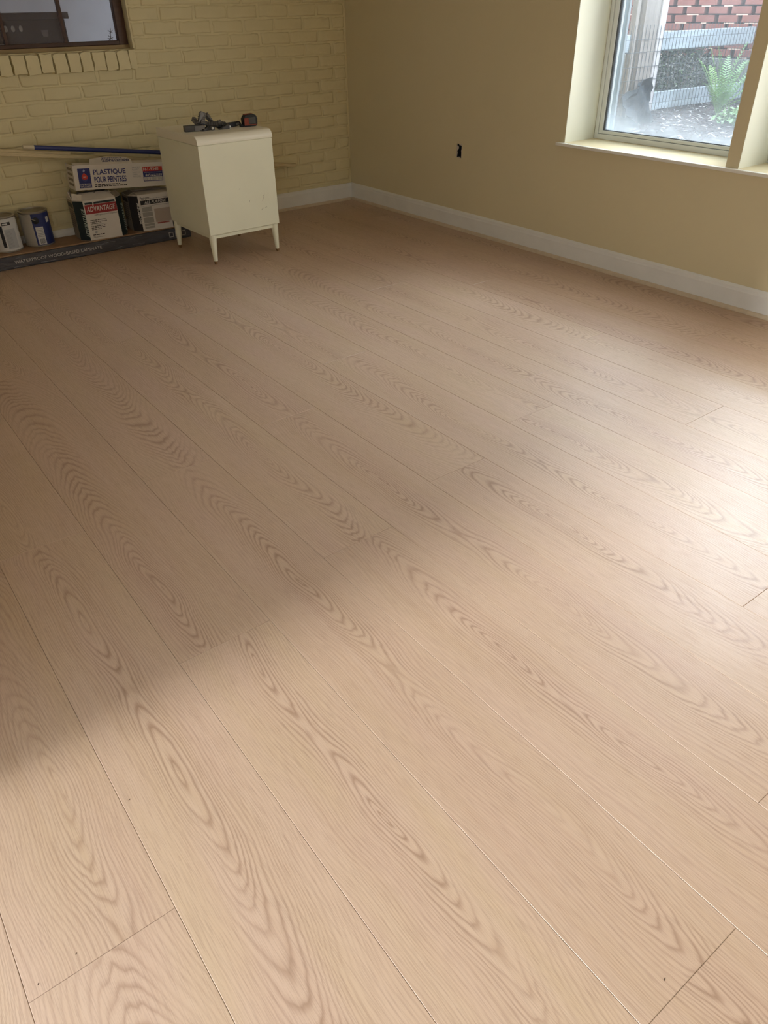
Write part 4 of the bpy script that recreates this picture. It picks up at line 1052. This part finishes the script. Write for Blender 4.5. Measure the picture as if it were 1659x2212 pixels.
tag(MB().box(-4.6, XL-0.141, -9.0, 1.0, 2.36, 2.46).build('sky_blocker_roof', mat('blocker_roof_boards', (150, 138, 122), rough=0.8)), 'added unseen roof outside the doorway, cutting the sky light', kind='structure')  # roof added out of view to limit sky light through the doorway
tag(MB().box(-8.1, -8.0, -12.0, 4.0, -0.1, 1.7).build('sky_blocker_fence', mat('blocker_fence_boards', (140, 132, 122), rough=0.8)), 'added unseen fence beyond the patio, cutting the low sky light', kind='structure')  # fence added out of view, blocks sky near the horizon

# ------------------------------------------------------------------ seen through the brick-wall window
cb = empty('dark_cabinet', (-2.55, 1.0, 0.0)); tag(cb, 'dark wooden cabinet seen through the window in the brick wall', 'cabinet')
M_DARKCAB = mat('dark_stained_wood', (66, 52, 44), rough=0.5, var=0.15, vscale=6)
MB().box(-0.55, 0.945, 0.0, 0.42, -0.06, 1.196).build('cabinet_body', M_DARKCAB, cb, bevel=0.004)
MB().box(-0.57, 0.972, -0.02, 0.43, 1.196, 1.234).build('cabinet_top', M_DARKCAB, cb, bevel=0.004)
M_OVAL = mat('pale_ceramic', (176, 170, 164), rough=0.4)
for xx in (-1.994, -1.949, -1.900):
    MB().lathe([(0.012, 0.0), (0.011, 0.005), (0.0, 0.007)], 16, Matrix.Translation((xx+2.55, -0.001, 1.148)) @ Matrix.Rotation(PI/2, 4, 'X') @ Matrix.Diagonal((1, 1.5, 1, 1)), closed=False).build('ceramic_knob', M_OVAL, cb, smooth=True)
MB().prism([(-0.018, 0.0), (0.014, 0.0), (0.020, 0.036), (-0.024, 0.036)], 0.0, 0.006, Matrix.Translation((0.80, -0.0005, 1.100)) @ Matrix.Rotation(PI/2, 4, 'X')).build('label_holder', mat('dull_pewter', (112, 104, 98), rough=0.5), cb)
sg = empty('dried_sprig', (-1.615, 0.128, 1.09)); tag(sg, 'dark dried sprig behind the lower right corner of the brick-wall window', 'sprig')
M_TWIG = mat('dark_twig', (70, 62, 62), rough=0.8)
for nm, path in (('stem', [(-0.012, 0, 0.0), (-0.006, 0, 0.030), (0.002, 0, 0.062)]), ('twig', [(-0.026, 0, 0.012), (-0.010, 0, 0.010), (0.008, 0, 0.016)]), ('twig', [(-0.020, 0, 0.026), (-0.006, 0, 0.014), (0.002, 0, 0.002)]),
                 ('twig', [(-0.016, 0, 0.052), (-0.002, 0, 0.042), (0.010, 0, 0.038)]), ('twig', [(-0.010, 0, 0.036), (0.000, 0, 0.044), (0.012, 0, 0.052)]), ('twig', [(-0.022, 0, 0.0), (-0.012, 0, 0.012), (-0.004, 0, 0.024)])):
    MB().tube(path, 0.0018, 5).build(nm, M_TWIG, sg)

# ------------------------------------------------------------------ crumbs left on the new floor
CRUMBS = [(-2.816, -4.892, 0.5, 0.0030, 'tiny dark crumb on the plank end in the lower right of the floor'), (-3.362, -4.078, 0.2, 0.0026, 'tiny dark crumb in the light just below the shadow edge at left'),
          (-3.535, -4.297, 1.0, 0.0022, 'tiny dark crumb near the plank joint in the lower left'), (-3.597, -4.306, 1.1, 0.0022, 'tiny dark crumb by the lowest left plank joint')]
M_CRUMB = mat('dark_wood_crumb', (84, 66, 52), rough=0.8)
for (x, y, a, l, lb_) in CRUMBS:
    o = MB().add([(-l, 0, 0), (0, -l*.35, 0), (l, 0, 0), (0, l*.35, 0), (-l*.2, 0, l*.5), (l*.4, 0, l*.35)], [(0, 3, 2, 1), (0, 1, 4), (1, 2, 5), (1, 5, 4), (2, 3, 5), (3, 0, 4), (3, 4, 5)]).build('wood_crumb', M_CRUMB)
    o.location = (x, y, 0.0002); o.rotation_euler = (0, 0, a); tag(o, lb_, 'crumb', 'wood crumbs on the floor')
